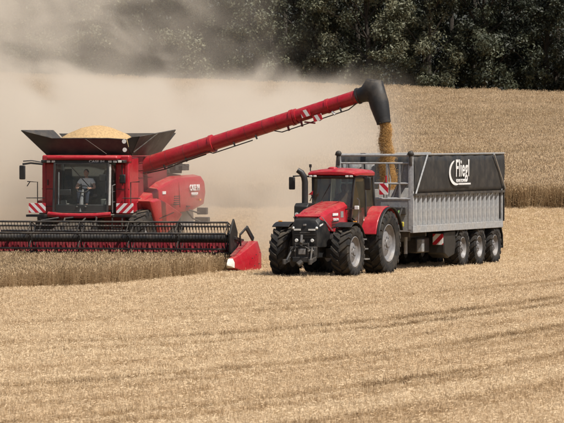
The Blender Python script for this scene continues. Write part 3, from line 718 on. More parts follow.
# engine deck
mb = MB(); mb.box(.3, 1.5, 8.5, 10.2, 3.1, 3.26); mb.build('engine_deck', M['dark'], comb, bevel=.02)
mb = MB()
for y in (8.7, 9.1, 9.8): mb.tube([(1.45, y, 3.2), (1.45, y, 3.70)], .03, 6)
mb.tube([(1.5, 10.0, 3.2), (1.52, 10.0, 3.6), (1.6, 10.2, 3.75)], .06, 8); mb.box(1.35, 1.7, 9.9, 10.4, 3.2, 3.42)
mb.tube([(1.35, 8.6, 3.42), (1.35, 9.9, 3.42)], .02, 6); mb.tube([(1.1, 9.6, 3.2), (1.2, 9.7, 3.7)], .05, 8); mb.tube([(1.5, 8.6, 3.3), (1.7, 10.3, 3.36)], .04, 6); mb.box(1.2, 1.7, 8.6, 9.0, 3.22, 3.38); mb.box(1.3, 1.75, 9.3, 9.7, 3.22, 3.36)
mb.build('deck_gear', M['black'], comb)
# rear lamps on arms
mb = MB(); mb.tube([(1.85, 9.3, 1.9), (2.2, 9.6, 1.75), (2.35, 10.2, 1.75)], .03, 6); mb.tube([(1.85, 9.1, 1.95), (2.1, 9.4, 1.55), (2.3, 9.8, 1.42)], .03, 6); mb.each('lamp_arm', M['dark'], comb)
for z, w in ((1.80, .17), (1.47, .24)):
    MB().box(2.32 - w, 2.32 + w, 9.75, 10.0, z - .12, z + .12).build('marker_board', M['dark'], comb, bevel=.02)
# axles and wheels
MB().box(-1.5, 1.5, 4.35, 4.85, .75, 1.15).build('front_axle', M['dark'], comb, bevel=.04)
MB().box(-1.3, 1.3, 9.05, 9.35, .55, .8).build('rear_axle', M['dark'], comb, bevel=.04)
for x in (-1.52, 1.56): add_wheel(comb, x, 4.6, .98, .70, .48, 20)
for x in (-1.35, 1.35): add_wheel(comb, x, 9.2, .70, .55, .34, 18)
# feeder house
MB().prism([(1.0, .35), (1.0, 1.15), (3.4, 1.75), (3.6, 1.1)], 'x', -.65, .65).build('feeder_house', M['black'], comb, bevel=.03)
# header
hd = empty('header', (0, 0, 0), 0, comb)
MB().prism([(-.05, .16), (.9, .16), (1.05, .30), (1.05, .95), (1.0, .95), (.9, .42), (.1, .22), (-.05, .2)], 'x', -HHALF, HHALF).build('trough', M['dred'], hd)
MB().box(-HHALF, HHALF, 1.052, 1.18, .86, 1.04).build('top_beam', M['black'], hd, bevel=.02)
mb = MB().lathe([(-HHALF + .1, .16), (HHALF - .1, .16)], 14, (0, .62, .58))
for k_ in range(150):                          # the auger's flighting
    pass
n = 420; rings_in, rings_out = [], []
for i in range(n + 1):
    x = -HHALF + .15 + (2 * HHALF - .3) * i / n; a = i / n * 2 * math.pi * 17 * (1 if x < 0 else -1)
    rings_in.append((x, .62 + .15 * math.cos(a), .58 + .15 * math.sin(a))); rings_out.append((x, .62 + .31 * math.cos(a), .58 + .31 * math.sin(a)))
mb.add(rings_in + rings_out, [(i, i + 1, n + 2 + i, n + 1 + i) for i in range(n)])
mb.build('intake_auger', M['dred'], hd, 40, fix=False)
mb = MB()
for i in range(80):
    x = -HHALF + .15 + i * (2 * HHALF - .3) / 79
    mb.add([(x - .03, .0, .2), (x + .03, .0, .2), (x, -.13, .21), (x - .03, 0, .22), (x + .03, 0, .22)], [(0, 1, 2), (3, 2, 4), (0, 2, 3), (1, 4, 2)])
mb.box(-HHALF, HHALF, -.04, .05, .17, .215); mb.build('cutter_bar', M['dark'], hd, 0, fix=False)
# crop lifter fingers in red in front of the trough
mb = MB()
for i in range(64):
    x = -HHALF + .3 + i * (2 * HHALF - .6) / 63
    mb.bar((x, .52, .60), (x + .02, .16, .82), .045, .03); mb.bar((x + .02, .16, .83), (x + .03, .08, .68), .035, .03)
mb.build('intake_fingers', M['dred'], hd, 0)['kind'] = 'stuff'
# reel
RX, RY, RZ, RR = HHALF - .22, .05, 1.10, .52
MB().lathe([(-RX, .125), (RX, .125)], 16, (0, RY, RZ - .02)).build('reel_tube', M['black'], hd)
for k_ in range(6):
    a = R(90 + 14) + k_ * math.pi / 3; by, bz = RY + RR * math.cos(a), RZ + RR * math.sin(a)
    mb = MB().lathe([(-RX, .032), (RX, .032)], 8, (0, by, bz)); nt_ = 112
    for i in range(nt_):
        x = -RX + .06 + (2 * RX - .12) * i / (nt_ - 1)
        mb.tube([(x, by, bz), (x, by + .02, bz - .12), (x, by + .07, bz - .25)], .0105, 4, False)
    mb.build('reel_bat', M['dark'], hd, 40)
for i in range(8):
    x = -RX + 2 * RX * i / 7; mb = MB()
    pts_ = [(x, RY + RR * math.cos(R(104) + k_ * math.pi / 3), RZ + RR * math.sin(R(104) + k_ * math.pi / 3)) for k_ in range(6)]
    for k_ in range(6): mb.bar((x, RY, RZ), pts_[k_], .03, .05); mb.bar(pts_[k_], pts_[(k_ + 1) % 6], .02, .03)
    mb.lathe([(x - .03, .18), (x + .03, .18)], 12, (0, RY, RZ)); mb.build('reel_spider', M['black'], hd, 30)
for x in (-HHALF + .02, -1.9, 1.9, HHALF - .02):
    MB().bar((x, 1.1, .98), (x, .05, RZ), .07, .10).build('reel_arm', M['black'], hd, bevel=.01)
for x in (-4.6, -3.0, -1.2, 1.2, 3.0, 4.6):
    MB().bar((x, 1.12, .95), (x, 1.10, .25), .10, .08).build('back_rib', M['black'], hd)
for i, (x, z) in enumerate(((-1.0, 1.35), (-.2, 1.42), (.4, 1.32), (.9, 1.45))):
    MB().tube([(x, 1.12, 1.0), (x + .05, 1.3, z), (x - .1, 2.0, z + .25), (x * .6, 2.7, 1.7)], .03, 6).build('header_hose', M['black'], hd)
MB().tube([(-2.2, 1.12, 1.28), (2.2, 1.12, 1.28)], .04, 8).build('lift_tube', M['dark'], hd)
for x in (-2.2, -.75, .75, 2.2): MB().bar((x, 1.12, 1.03), (x, 1.12, 1.30), .06, .06).build('lift_bracket', M['dark'], hd)
# right end of the header: black reel shield, red crop divider with pale nose
xe = HHALF
MB().prism([(.05, 1.72), (.52, 1.28), (.38, .62), (.0, .42), (-.42, .62), (-.48, 1.25)], 'x', xe - .10, xe - .04).build('reel_shield', M['plastic'], hd, bevel=.01)
mb = MB(); mb.bar((xe + .1, .25, 1.2), (xe + .14, .95, 1.42), .05, .07); mb.bar((xe + .14, .95, 1.42), (xe + .22, 1.5, 1.02), .06, .16); mb.bar((xe + .1, .25, 1.2), (xe + .1, .35, .85), .05, .06); mb.build('lift_strut', M['black'], hd, bevel=.01)
def div_sec(y, w, z0, z1, xo=0): return [(xe + .02 + xo, y, z0), (xe + .02 + xo + w, y, z0 + .02), (xe + .02 + xo + w * 1.0, y, (z0 + z1) * .55), (xe + .02 + xo + w * .75, y, z1), (xe + .02 + xo + w * .2, y, z1), (xe + .02 + xo, y, (z0 + z1) * .5)]
MB().loft([div_sec(-1.05, .26, .14, .46, -.02), div_sec(-.5, .36, .03, .58), div_sec(.1, .47, .0, .74), div_sec(.8, .54, .02, .92), div_sec(1.3, .53, .06, .98), div_sec(1.42, .46, .15, .90)]).build('crop_divider', M['red'], hd, 40, bevel=.02)
MB().loft([[(xe + .10 + (p[0] - xe - .10) * .12, -1.42, .26 + (p[2] - .26) * .15) for p in div_sec(-1.05, .26, .14, .46, -.02)], [(p[0], -1.25, .02 + p[2] * .95) for p in div_sec(-1.25, .18, .18, .42, .02)], div_sec(-1.055, .262, .138, .462, -.021)]).build('divider_nose', M['cream'], hd, 40)
MB().prism([(-.2, .2), (-.2, .5), (.9, 1.02), (1.1, .95), (1.1, .2)], 'x', xe - .02, xe + .015).build('end_plate', M['dred'], hd)
MB().bar((xe + .10, -.75, .53), (xe + .12, .9, .965), .16, .03).build('divider_hollow_shade', M['dred'], hd)  # dark red strip paints the shade of a hollow; none is cut
MB().bar((xe + .30, .55, .80), (xe + .32, .55, .30), .02, .02).build('divider_seam', M['dred'], hd)
for y_, z_ in ((.0, .45), (.5, .55), (1.0, .62), (.3, .2), (.9, .25)): MB().ball((xe + .02 + .56, y_, z_), (.02, .02, .02), 6, 4).build('divider_bolt', M['dark'], hd)
# unloading auger
A0, A1 = cl_(P(143, 166, 162.2)), cl_(P(363, 94.8, 159.0))
ag = empty('unloading_auger', (0, 0, 0), 0, comb)
dv = (A1 - A0).normalized(); up = Vector((0, 0, 1)); sd = dv.cross(up).normalized(); fr_ = sd if sd.y < 0 else -sd; nrm_ = dv.cross(sd).normalized(); nrm_ = nrm_ if nrm_.z > 0 else -nrm_
LEN = (A1 - A0).length
def AP(t, u=0, w=0): return A0 + dv * (LEN * t) + nrm_ * u + fr_ * w
MB().tube([AP(-.02), AP(.32)], .275, 20).build('auger_tube', M['red'], ag, 40, bevel=.01)
MB().tube([AP(.321), AP(.685)], .245, 20).build('auger_tube', M['red'], ag, 40)
MB().tube([AP(.686), AP(1.0)], .228, 20).build('auger_tube', M['red'], ag, 40)
for t, r_ in ((.32, .30), (.685, .275), (.845, .25), (.70, .262)): MB().tube([AP(t - .006), AP(t + .006)], r_, 20).build('flange', M['red'], ag, 30)
mb = MB(); mb.tube([AP(.30, -.24, .15), AP(.32, -.34, .15), AP(.50, -.33, .15)], .02, 6); mb.tube([AP(.60, -.25, .12), AP(.63, -.37, .12), AP(.93, -.34, .12), AP(.97, -.22, .12)], .02, 6)
mb.each('hydraulic_pipe', M['dark'], ag); mb = MB()
for t in (.66, .72, .80): mb.bar(AP(t, -.2, .1), AP(t, -.40, .1), .05, .06)
mb.each('pipe_bracket', M['dred'], ag)
MB().tube([A0 - dv * .02, A0 - dv * .35 + Vector((0, .05, -.14)), A0 - dv * .55 + Vector((0, .1, -.6)), A0 - dv * .58 + Vector((0, .12, -1.2))], [.285, .30, .31, .31], 16).build('auger_elbow', M['dred'], ag, 40)
for t, o_ in ((.755, -.02), (.80, -.30)):
    a, b_ = AP(t - .019, .11 + o_, .25), AP(t + .019, .11 + o_, .25); c_, d_ = AP(t + .019, -.13 + o_ * .9, .25), AP(t - .019, -.13 + o_ * .9, .25)
    pts_ = [a, b_, c_, d_]; MB().loft([pts_, [p + fr_ * .02 for p in pts_]]).build('warning_plate', stripes('auger_stripes', .20, (1, 0, .7)), ag)
for t in (.05, .12, .20, .27, .40, .48, .56, .62, .90, .96):
    MB().tube([AP(t - .0012), AP(t + .0012)], (.279 if t < .32 else .249 if t < .685 else .232), 20).build('weld_seam', M['dred'], ag, 30)
mb = MB(); mb.tube([AP(.02, -.30, .18), AP(.10, -.36, .2), AP(.18, -.31, .18), AP(.29, -.30, .16)], .022, 6); mb.tube([AP(.0, -.26, .22), AP(.12, -.29, .24), AP(.30, -.24, .20)], .018, 6); mb.each('hydraulic_pipe', M['black'], ag)
for t in (.10, .20, .42, .52, .90): MB().bar(AP(t, -.20, .20), AP(t, -.34, .16), .04, .05).build('pipe_clip', M['dark'], ag)
MB().bar(AP(.735, -.28, .10), AP(.775, -.42, .10), .10, .05).build('camera_bracket', M['dred'], ag)
MB().tube([AP(.86, -.24, .14), AP(.87, -.36, .14)], .045, 8).build('work_lamp', M['lamp'], ag)
# rubber spout
def ring(c, ax, rx, ry, n=16):
    ax = Vector(ax).normalized(); x = ax.cross(fr_).normalized(); y = fr_
    return [Vector(c) + x * (math.cos(2 * math.pi * k_ / n) * rx) + y * (math.sin(2 * math.pi * k_ / n) * ry) for k_ in range(n)]
s1, s2, s3, s4, s5 = [cl_(P(*q)) for q in ((363, 94.5, 159.0), (369, 90.5, 158.8), (375.5, 91, 158.7), (379.5, 105, 158.6), (384.0, 123.5, 158.5))]
boot = MB().loft([ring(s1 - dv * .12, dv, .25, .25), ring(s1 + dv * .06, dv, .27, .27), ring(s2, dv + Vector((0, 0, -.15)), .40, .30), ring(s3, dv + Vector((0, 0, -.9)), .42, .31), ring(s4, (.35, 0, -1), .33, .28), ring(s4 * .5 + s5 * .5, (.28, 0, -1), .28, .26), ring(s5, (.25, 0, -1), .23, .22)], True)
boot.build('spout', M['boot'], ag, 60)
for fct in (.35, .62, .9): MB().loft([ring(s4.lerp(s5, fct) , (.28, 0, -1), .325 - .09 * fct, .285 - .05 * fct), ring(s4.lerp(s5, fct) + Vector((.012, 0, -.05)), (.28, 0, -1), .322 - .09 * fct, .282 - .05 * fct)]).build('spout_fold', M['boot'], ag, 60)
MB().tube([s1 - dv * .2, s1 - dv * .14], .275, 20).build('spout_clamp', M['black'], ag, 30)
# falling grain
top, bot = P(384.3, 122.5, 158.5), P(388.3, 190, 158.9); gv, gf = [], []
g = np.random.default_rng(5); NG = 46000
t_ = g.random(NG) ** .95; rad = (.19 + .13 * t_) * np.sqrt(g.random(NG)) * (1 + .35 * (g.random(NG) < .12)); an = g.uniform(0, 6.283, NG)
wig = .03 * np.sin(t_ * 17) ; zfall = t_
px_ = top.x + (bot.x - top.x) * t_ ** .7 + rad * np.cos(an) + wig; py_ = top.y + (bot.y - top.y) * t_ + rad * np.sin(an); pz_ = top.z + (bot.z - top.z) * zfall
keep = g.random(NG) < (1 - .45 * t_); base = np.array([(1, 0, 0), (-.5, .87, 0), (-.5, -.87, 0), (0, 0, 1.7)])
for x, y, z in zip(px_[keep], py_[keep], pz_[keep]):
    s_ = g.uniform(.0055, .010); o_ = len(gv); q = base @ np.linalg.qr(g.normal(size=(3, 3)))[0] * s_
    gv += [(x + a[0], y + a[1], z + a[2]) for a in q]; gf += [(o_, o_ + 1, o_ + 3), (o_ + 1, o_ + 2, o_ + 3), (o_ + 2, o_, o_ + 3), (o_, o_ + 2, o_ + 1)]
me = bpy.data.meshes.new('falling_grain'); me.from_pydata(gv, [], gf); me.materials.append(M['pourgrain'])
fg = bpy.data.objects.new('falling_grain', me); COL.objects.link(fg); tag(fg, 'stream of golden grain pouring from the black spout into the trailer', kind='stuff')

# ------------------------------------------------------------------ tractor
TYAW = 21.5; TL = P(317, 0, 150.0); TL.z = 0
tr = empty('tractor', TL, -TYAW); tag(tr, 'red tractor with black nose pulling the silver tipping trailer', 'tractor')
for x in (-1.03, 1.03): add_wheel(tr, x, 0, .82, .60, .48, 19, turn=.1 * x)
for x in (-1.02, 1.02): add_wheel(tr, x, 2.95, 1.03, .70, .60, 21, turn=.2 * x)
MB().box(-.9, .9, -.16, .16, .62, .92).build('front_axle', M['dark'], tr, bevel=.04)
MB().box(-.95, .95, 2.75, 3.15, .80, 1.15).build('rear_axle', M['dark'], tr, bevel=.05)
MB().prism([(-.75, .62), (-.75, 1.1), (1.2, 1.35), (3.3, 1.4), (3.3, .7), (1.2, .58)], 'x', -.36, .36).build('chassis', M['black'], tr, bevel=.03)
# bonnet: loft of half-width, base and top heights
def bsec(y, w, z0, z1, crown=.06, sh=.10):
    return [(-w, y, z0), (-w * 1.02, y, z0 + (z1 - z0) * .55), (-w * .99, y, z1 - sh * 1.25), (-w * .78, y, z1 - sh * .10), (-w * .42, y, z1 + crown * .25), (0, y, z1 + crown * .3), (w * .42, y, z1 + crown * .25), (w * .78, y, z1 - sh * .10), (w * .99, y, z1 - sh * 1.25), (w * 1.02, y, z0 + (z1 - z0) * .55), (w, y, z0)]
MB().loft([bsec(-.86, .40, 1.66, 1.90, .03), bsec(-.62, .44, 1.58, 2.02), bsec(-.2, .475, 1.45, 2.12), bsec(.6, .50, 1.40, 2.24), bsec(1.30, .52, 1.42, 2.34)]).build('bonnet', M['red'], tr, 22, bevel=.015)
MB().loft([bsec(-1.05, .40, .98, 1.62, .02), bsec(-.98, .435, .95, 1.80, .02), bsec(-.82, .455, .95, 1.90, .02), bsec(-.5, .475, .95, 1.88, .01), bsec(-.1, .47, 1.0, 1.6, .01)]).build('nose_grille', M['plastic'], tr, 22, bevel=.015)
MB().loft([bsec(-.1, .44, .95, 1.48, .01), bsec(1.28, .48, .95, 1.48, .01)]).build('engine_side', M['black'], tr, 50)
for sx in (-1, 1):
    hl = MB().loft([[(sx * .12, -1.075, 1.47), (sx * .12, -1.07, 1.53), (sx * .12, -1.03, 1.53), (sx * .12, -1.03, 1.47)], [(sx * .30, -1.066, 1.47), (sx * .30, -1.050, 1.57), (sx * .30, -1.0, 1.57), (sx * .30, -1.0, 1.47)], [(sx * .425, -1.03, 1.50), (sx * .425, -1.0, 1.64), (sx * .41, -.95, 1.64), (sx * .41, -.95, 1.50)], [(sx * .478, -.74, 1.60), (sx * .478, -.74, 1.70), (sx * .44, -.74, 1.70), (sx * .44, -.74, 1.60)]])
    ho = hl.build('headlight', M['black'], tr, 50)
    MB().box(sx * .24 - .11, sx * .24 + .11, -1.09, -1.05, 1.48, 1.53).build('light_strip', M['lamp'], ho)
    MB().ball((sx * .385, -1.03, 1.555), (.045, .035, .045)).build('main_beam', M['lamp'], ho, 80)
    MB().loft([[(sx * .483, -.72, 1.66), (sx * .483, -.72, 1.70), (sx * .47, -.72, 1.70), (sx * .47, -.72, 1.66)], [(sx * .462, -.93, 1.60), (sx * .462, -.93, 1.65), (sx * .44, -.93, 1.65), (sx * .44, -.93, 1.60)]]).build('light_strip', M['lamp'], ho)
    MB().tube([(sx * .26, -1.07, 1.17), (sx * .26, -1.11, 1.17)], .055, 14).build('work_lamp', M['lamp'], tr, 30, bevel=.01)
    MB().box(sx * .505 - .006, sx * .505 + .012, .05, .5, 1.92, 2.0).build('bonnet_badge', M['white'], tr) if sx > 0 else None
    MB().box(sx * .515 - .006, sx * .515 + .008, .72, .95, 1.86, 2.05).build('bonnet_vent', M['grey'], tr) if sx > 0 else None
text_mesh('lettering', 'CASE IH', .10, M['white'], tr, (.526, .28, 1.80), (.03, 1, .0), (0, 0, 1), 1.2, .006, .003)
MB().box(-.05, .05, -1.075, -1.04, 1.62, 1.68).build('nose_emblem', M['steel'], tr, bevel=.01)
mb = MB()
for z in (1.08, 1.26, 1.34): mb.box(-.36, .36, -1.075, -1.05, z, z + .022)
mb.each('grille_bar', M['black'], tr)
for sx in (-1, 1):
    MB().bar((sx * .18, -.62, 2.045), (sx * .30, 1.25, 2.365), .012, .014).build('bonnet_crease', M['dred'], tr)
    for z in (1.58, 1.66, 1.74): MB().bar((sx * .512, -.02, z), (sx * .520, .55, z + .015), .008, .03).build('side_louvre', M['black'], tr)
    MB().bar((sx * .52, 1.15, 2.1), (sx * .86, 1.15, 2.16), .04, .04).build('lamp_bracket', M['black'], tr)
    MB().box(sx * .90 - .07, sx * .90 + .07, 1.10, 1.18, 2.10, 2.22).build('belt_lamp', M['lamp'], tr, bevel=.015)
    MB().box(sx * 1.25 - .06, sx * 1.25 + .06, .02, .07, 1.70, 1.76).build('indicator', M['amber'], tr, bevel=.01)
for i in range(7):
    z = 1.20 + .035 * i; MB().box(-.17, .17, -1.064, -1.045, z, z + .012).build('grille_slot', M['steel' if i == 6 else 'dark'], tr)
for i in range(9):
    x = -.32 + .08 * i; MB().box(x - .006, x + .006, -1.062, -1.04, 1.0, 1.19).build('grille_slot', M['dark'], tr)
MB().loft([[(-.40, -.885, 1.905), (.40, -.885, 1.905), (.40, -.88, 1.925), (-.40, -.88, 1.925)], [(-.43, -.70, 1.965), (.43, -.70, 1.965), (.43, -.70, 1.985), (-.43, -.70, 1.985)]]).build('bonnet_lip', M['red'], tr, 20, bevel=.006)
for sx in (-1, 1):
    MB().bar((sx * .475, -.82, 1.90), (sx * .515, .05, 1.45), .012, .03).build('nose_trim', M['steel'], tr)
    MB().tube([(sx * .62, 1.22, 1.5), (sx * .66, .6, 1.15), (sx * .55, .2, 1.05)], .03, 6).build('engine_hose', M['black'], tr)
    MB().box(sx * .60 - .08, sx * .60 + .08, .3, 1.1, .98, 1.2).build('engine_pod', M['dark'], tr, bevel=.02)
    MB().bar((sx * .95, .05, .95), (sx * .95, .05, 1.66), .05, .05).build('mudguard_stay', M['black'], tr)
# front linkage
mb = MB(); mb.box(-.42, .42, -1.28, -1.02, .62, .98)
mb.box(-.30, .30, -1.36, -1.28, .50, .66); mb.build('front_linkage', M['black'], tr, bevel=.02)
mb = MB()
for sx in (-1, 1):
    mb.bar((sx * .40, -1.15, .62), (sx * .43, -1.75, .50), .07, .12); mb.tube([(sx * .43, -1.72, .44), (sx * .43, -1.72, .60)], .06, 8); mb.tube([(sx * .32, -1.25, .95), (sx * .40, -1.6, .55)], .035, 8)
mb.tube([(0, -1.15, 1.16), (0, -1.4, 1.08)], .05, 8); mb.each('lift_arm', M['dark'], tr, bevel=.008)
mb = MB(); mb.box(-.24, -.19, -1.33, -1.285, .62, 1.10); mb.box(.19, .24, -1.33, -1.285, .62, 1.10); mb.box(-.188, .188, -1.325, -1.288, 1.03, 1.09); mb.each('coupling_frame', M['dark'], tr, bevel=.01)
MB().box(-.12, .12, -1.315, -1.285, .74, .92).build('coupling_plate', M['steel'], tr, bevel=.02)
for sx in (-1, 1): MB().tube([(sx * .1, -1.3, .95), (sx * .16, -1.42, .98), (sx * .30, -1.38, .90), (sx * .38, -1.28, .78)], .018, 6).build('front_hose', M['black'], tr)
MB().bar((.0, -1.36, 1.02), (.0, -1.31, 1.35), .05, .06).build('top_link', M['steel'], tr)
for x in (-.34, -.22, .24, .36): MB().tube([(x, -1.29, .86), (x, -1.34, .86)], .032, 8).build('hydraulic_coupling', M['grey'], tr)
MB().tube([(-.1, -1.38, .42), (.0, -1.3, .52)], .09, 10).build('pto_shaft', M['dark'], tr)
# mudguards
def guard(x0, x1, y, rad, a0, a1, th, n=10, zc=None):
    mb = MB(); o_ = arc((0, y, zc), rad + th, R(a0), R(a1), n); i_ = arc((0, y, zc), rad, R(a0), R(a1), n)
    ring_ = [(p[1], p[2]) for p in o_] + [(p[1], p[2]) for p in reversed(i_)]
    return mb.prism(ring_, 'x', x0, x1)
for sx in (-1, 1):
    a, b_ = sorted((sx * .76, sx * 1.32)); guard(a, b_, 0, .90, 30, 122, .03, 10, .80).build('front_mudguard', M['plastic'], tr, 50, bevel=.01)
    a, b_ = sorted((sx * .62, sx * 1.29)); guard(a, b_, 2.95, 1.13, 20, 165, .05, 14, 1.01).build('rear_mudguard', M['red'], tr, 50, bevel=.02)
    a, b_ = sorted((sx * 1.292, sx * 1.40)); guard(a, b_, 2.95, 1.115, 20, 168, .05, 14, 1.01).build('mudguard_flare', M['plastic'], tr, 50, bevel=.02)
    # front face of the mudguard towards the cab
    MB().prism([(1.75, 1.3), (1.9, 2.0), (2.3, 2.32), (3.3, 2.28), (3.6, 1.9), (3.6, 1.2)], 'x', sx * .60, sx * .66).build('mudguard_side', M['red'], tr, bevel=.02)
# cab
ct = MB(); cx0, cy0, cy1, cz0, cz1 = .80, 1.32, 2.98, 1.45, 3.10
for sx in (-1, 1):
    ct.bar((sx * .62, 1.30, cz0 + .35), (sx * .70, 1.46, cz1), .07, .07); ct.bar((sx * .84, 2.15, 1.35), (sx * .76, 2.22, cz1), .07, .08); ct.bar((sx * .80, 3.02, 1.9), (sx * .72, 3.02, cz1), .09, .09)
    ct.bar((sx * .70, 1.46, cz1), (sx * .72, 3.02, cz1), .06, .06); ct.bar((sx * .62, 1.30, cz0 + .35), (sx * .84, 2.15, 1.38), .06, .06)
ct.bar((-.70, 1.46, cz1), (.70, 1.46, cz1), .06, .06); ct.bar((-.62, 1.30, 1.8), (.62, 1.30, 1.8), .06, .06)
ct.build('cab_frame', M['black'], tr, bevel=.008)
def pane(name, pts, mat=M['glass2']):
    o = slab(pts, .008).build(name, mat, tr, 0); return o
pane('windscreen', [(-.60, 1.30, 1.85), (.60, 1.30, 1.85), (.67, 1.46, 3.07), (-.67, 1.46, 3.07)])
for sx in (-1, 1):
    pane('door_window', [(sx * .645, 1.36, 1.85), (sx * .83, 2.12, 1.45), (sx * .755, 2.18, 3.07), (sx * .70, 1.50, 3.07)], M['glass3'])
    pane('side_window', [(sx * .82, 2.24, 1.95), (sx * .79, 2.95, 1.98), (sx * .715, 2.98, 3.07), (sx * .745, 2.28, 3.07)], M['glass3'])
pane('rear_window', [(-.70, 3.03, 1.95), (.70, 3.03, 1.95), (.66, 3.03, 3.06), (-.66, 3.03, 3.06)])
MB().prism([(-.80, 1.36), (.80, 1.36), (.80, 1.46), (-.80, 1.46)], 'y', 1.45, 3.1).build('cab_floor', M['interior'], tr, bevel=.01)
MB().box(-.78, .78, 2.75, 3.06, 1.46, 1.95).build('cab_rear_shelf', M['interior'], tr, bevel=.02)
def roofsec(y, w, z0, z1): return [(-w, y, z0), (-w * 1.02, y, (z0 + z1) / 2), (-w * .90, y, z1 - .02), (-w * .45, y, z1 + .025), (0, y, z1 + .035), (w * .45, y, z1 + .025), (w * .90, y, z1 - .02), (w * 1.02, y, (z0 + z1) / 2), (w, y, z0)]
MB().loft([roofsec(1.20, .76, 3.19, 3.26), roofsec(1.34, .80, 3.15, 3.33), roofsec(2.2, .82, 3.15, 3.37), roofsec(3.0, .80, 3.15, 3.34), roofsec(3.14, .74, 3.18, 3.27)]).build('cab_roof', M['red'], tr, 50, bevel=.015)
MB().box(-.74, .74, 1.24, 3.08, 3.105, 3.155).build('roof_liner', M['black'], tr, bevel=.01)
for x in (-.68, -.54, .54, .68): MB().box(x - .055, x + .055, 1.20, 1.238, 3.115, 3.175).build('roof_lamp', M['lamp'], tr, bevel=.012)
for x in (-.3, 0, .3): MB().box(x - .04, x + .04, 1.215, 1.238, 3.12, 3.15).build('roof_vent', M['dark'], tr)
MB().ball((-.12, 1.7, 3.385), (.17, .15, .055)).build('satellite_receiver', M['red'], tr, 80)
bc = MB().tube([(-.74, 1.34, 3.3), (-.74, 1.34, 3.42)], .02, 6).build('antenna_stem', M['black'], tr); MB().tube([(-.74, 1.34, 3.42), (-.74, 1.34, 3.52)], .045, 8).build('antenna_tip', M['plastic'], tr)  # small black antenna on the cab roof, not a lamp
# cab contents
s_ = MB().box(-.25, .25, 2.15, 2.62, 1.88, 2.02).build('driver_seat', M['seat'], tr, bevel=.05); MB().box(-.24, .24, 2.56, 2.70, 2.02, 2.62).build('seat_back', M['seat'], s_, bevel=.05); MB().box(-.15, .15, 2.2, 2.55, 1.46, 1.88).build('seat_base', M['black'], s_)
MB().tube([(.19 * math.cos(a), 1.86 + .19 * math.sin(a) * .75, 2.20 + .19 * math.sin(a) * .5) for a in [i * math.pi / 10 for i in range(21)]], .016, 6, False).build('steering_wheel', M['black'], tr)
MB().tube([(0, 1.6, 1.46), (0, 1.70, 1.9), (0, 1.86, 2.19)], [.14, .10, .04], 8).build('steering_column', M['interior'], tr)
MB().box(.36, .62, 1.72, 1.76, 2.1, 2.3).build('display', M['plastic'], tr, bevel=.01)
MB().bar((-.1, 1.425, 2.9), (-.45, 1.36, 2.25), .015, .03).build('wiper', M['black'], tr)
# exhaust stack, air cleaner, mirrors
mb = MB(); mb.tube([(-.80, 1.02, 2.22), (-.80, 1.02, 2.95), (-.82, 1.0, 3.12), (-.90, .97, 3.26), (-1.02, .93, 3.34)], [.10, .10, .10, .095, .085], 12); mb.build('exhaust_stack', M['black'], tr, 50)
MB().prism([(.62, 1.75), (.62, 2.2), (.75, 2.3), (1.28, 2.3), (1.28, 1.6)], 'x', -1.02, -.56).build('exhaust_box', M['plastic'], tr, bevel=.03)
MB().tube([(-.92, .60, 1.95), (-.92, .635, 1.95)], .06, 10).build('side_lamp', M['lamp'], tr)
MB().tube([(-.70, 1.2, 2.36), (-.62, 1.16, 2.50), (-.66, 1.14, 2.62)], .014, 6).build('hand_grip', M['dark'], tr)
MB().prism([(-.72, 2.56), (-.60, 2.56), (-.58, 2.68)], 'y', 1.10, 1.16).build('red_reflector', M['red'], tr)
for sx in (-1, 1):
    MB().tube([(sx * .72, 1.40, 3.12), (sx * 1.0, 1.22, 3.16), (sx * 1.26, 1.15, 3.14)], .028, 6).build('mirror_arm', M['black'], tr)
    mi = MB().box(sx * 1.28 - .10, sx * 1.28 + .10, 1.08, 1.17, 2.72, 3.12).build('mirror', M['plastic'], tr, bevel=.03)
    MB().box(sx * 1.28 - .085, sx * 1.28 + .085, 1.172, 1.18, 2.75, 3.09).build('mirror_pane', M['mirror'], mi)
# tank, steps
MB().prism([(.75, .62), (.7, 1.35), (1.95, 1.4), (2.0, .62)], 'x', .42, .80).build('fuel_tank', M['plastic'], tr, bevel=.06)
MB().prism([(.75, .62), (.7, 1.35), (1.95, 1.4), (2.0, .62)], 'x', -.80, -.42).build('toolbox', M['plastic'], tr, bevel=.06)
mb = MB()
for i, z in enumerate((.52, .84, 1.14)): mb.box(.82, 1.12 - .05 * i, 1.30, 1.72, z, z + .04)
mb.box(.82, .86, 1.28, 1.30, .5, 1.4); mb.box(.82, .86, 1.72, 1.74, .5, 1.4); mb.each('cab_step', M['steel'], tr)
MB().tube([(.90, 1.26, 1.5), (.93, 1.28, 2.4), (.85, 1.3, 2.45)], .016, 6).build('grab_rail', M['steel'], tr)
MB().box(-.2, .2, 3.3, 3.7, .55, .95).build('rear_hitch', M['black'], tr, bevel=.03)

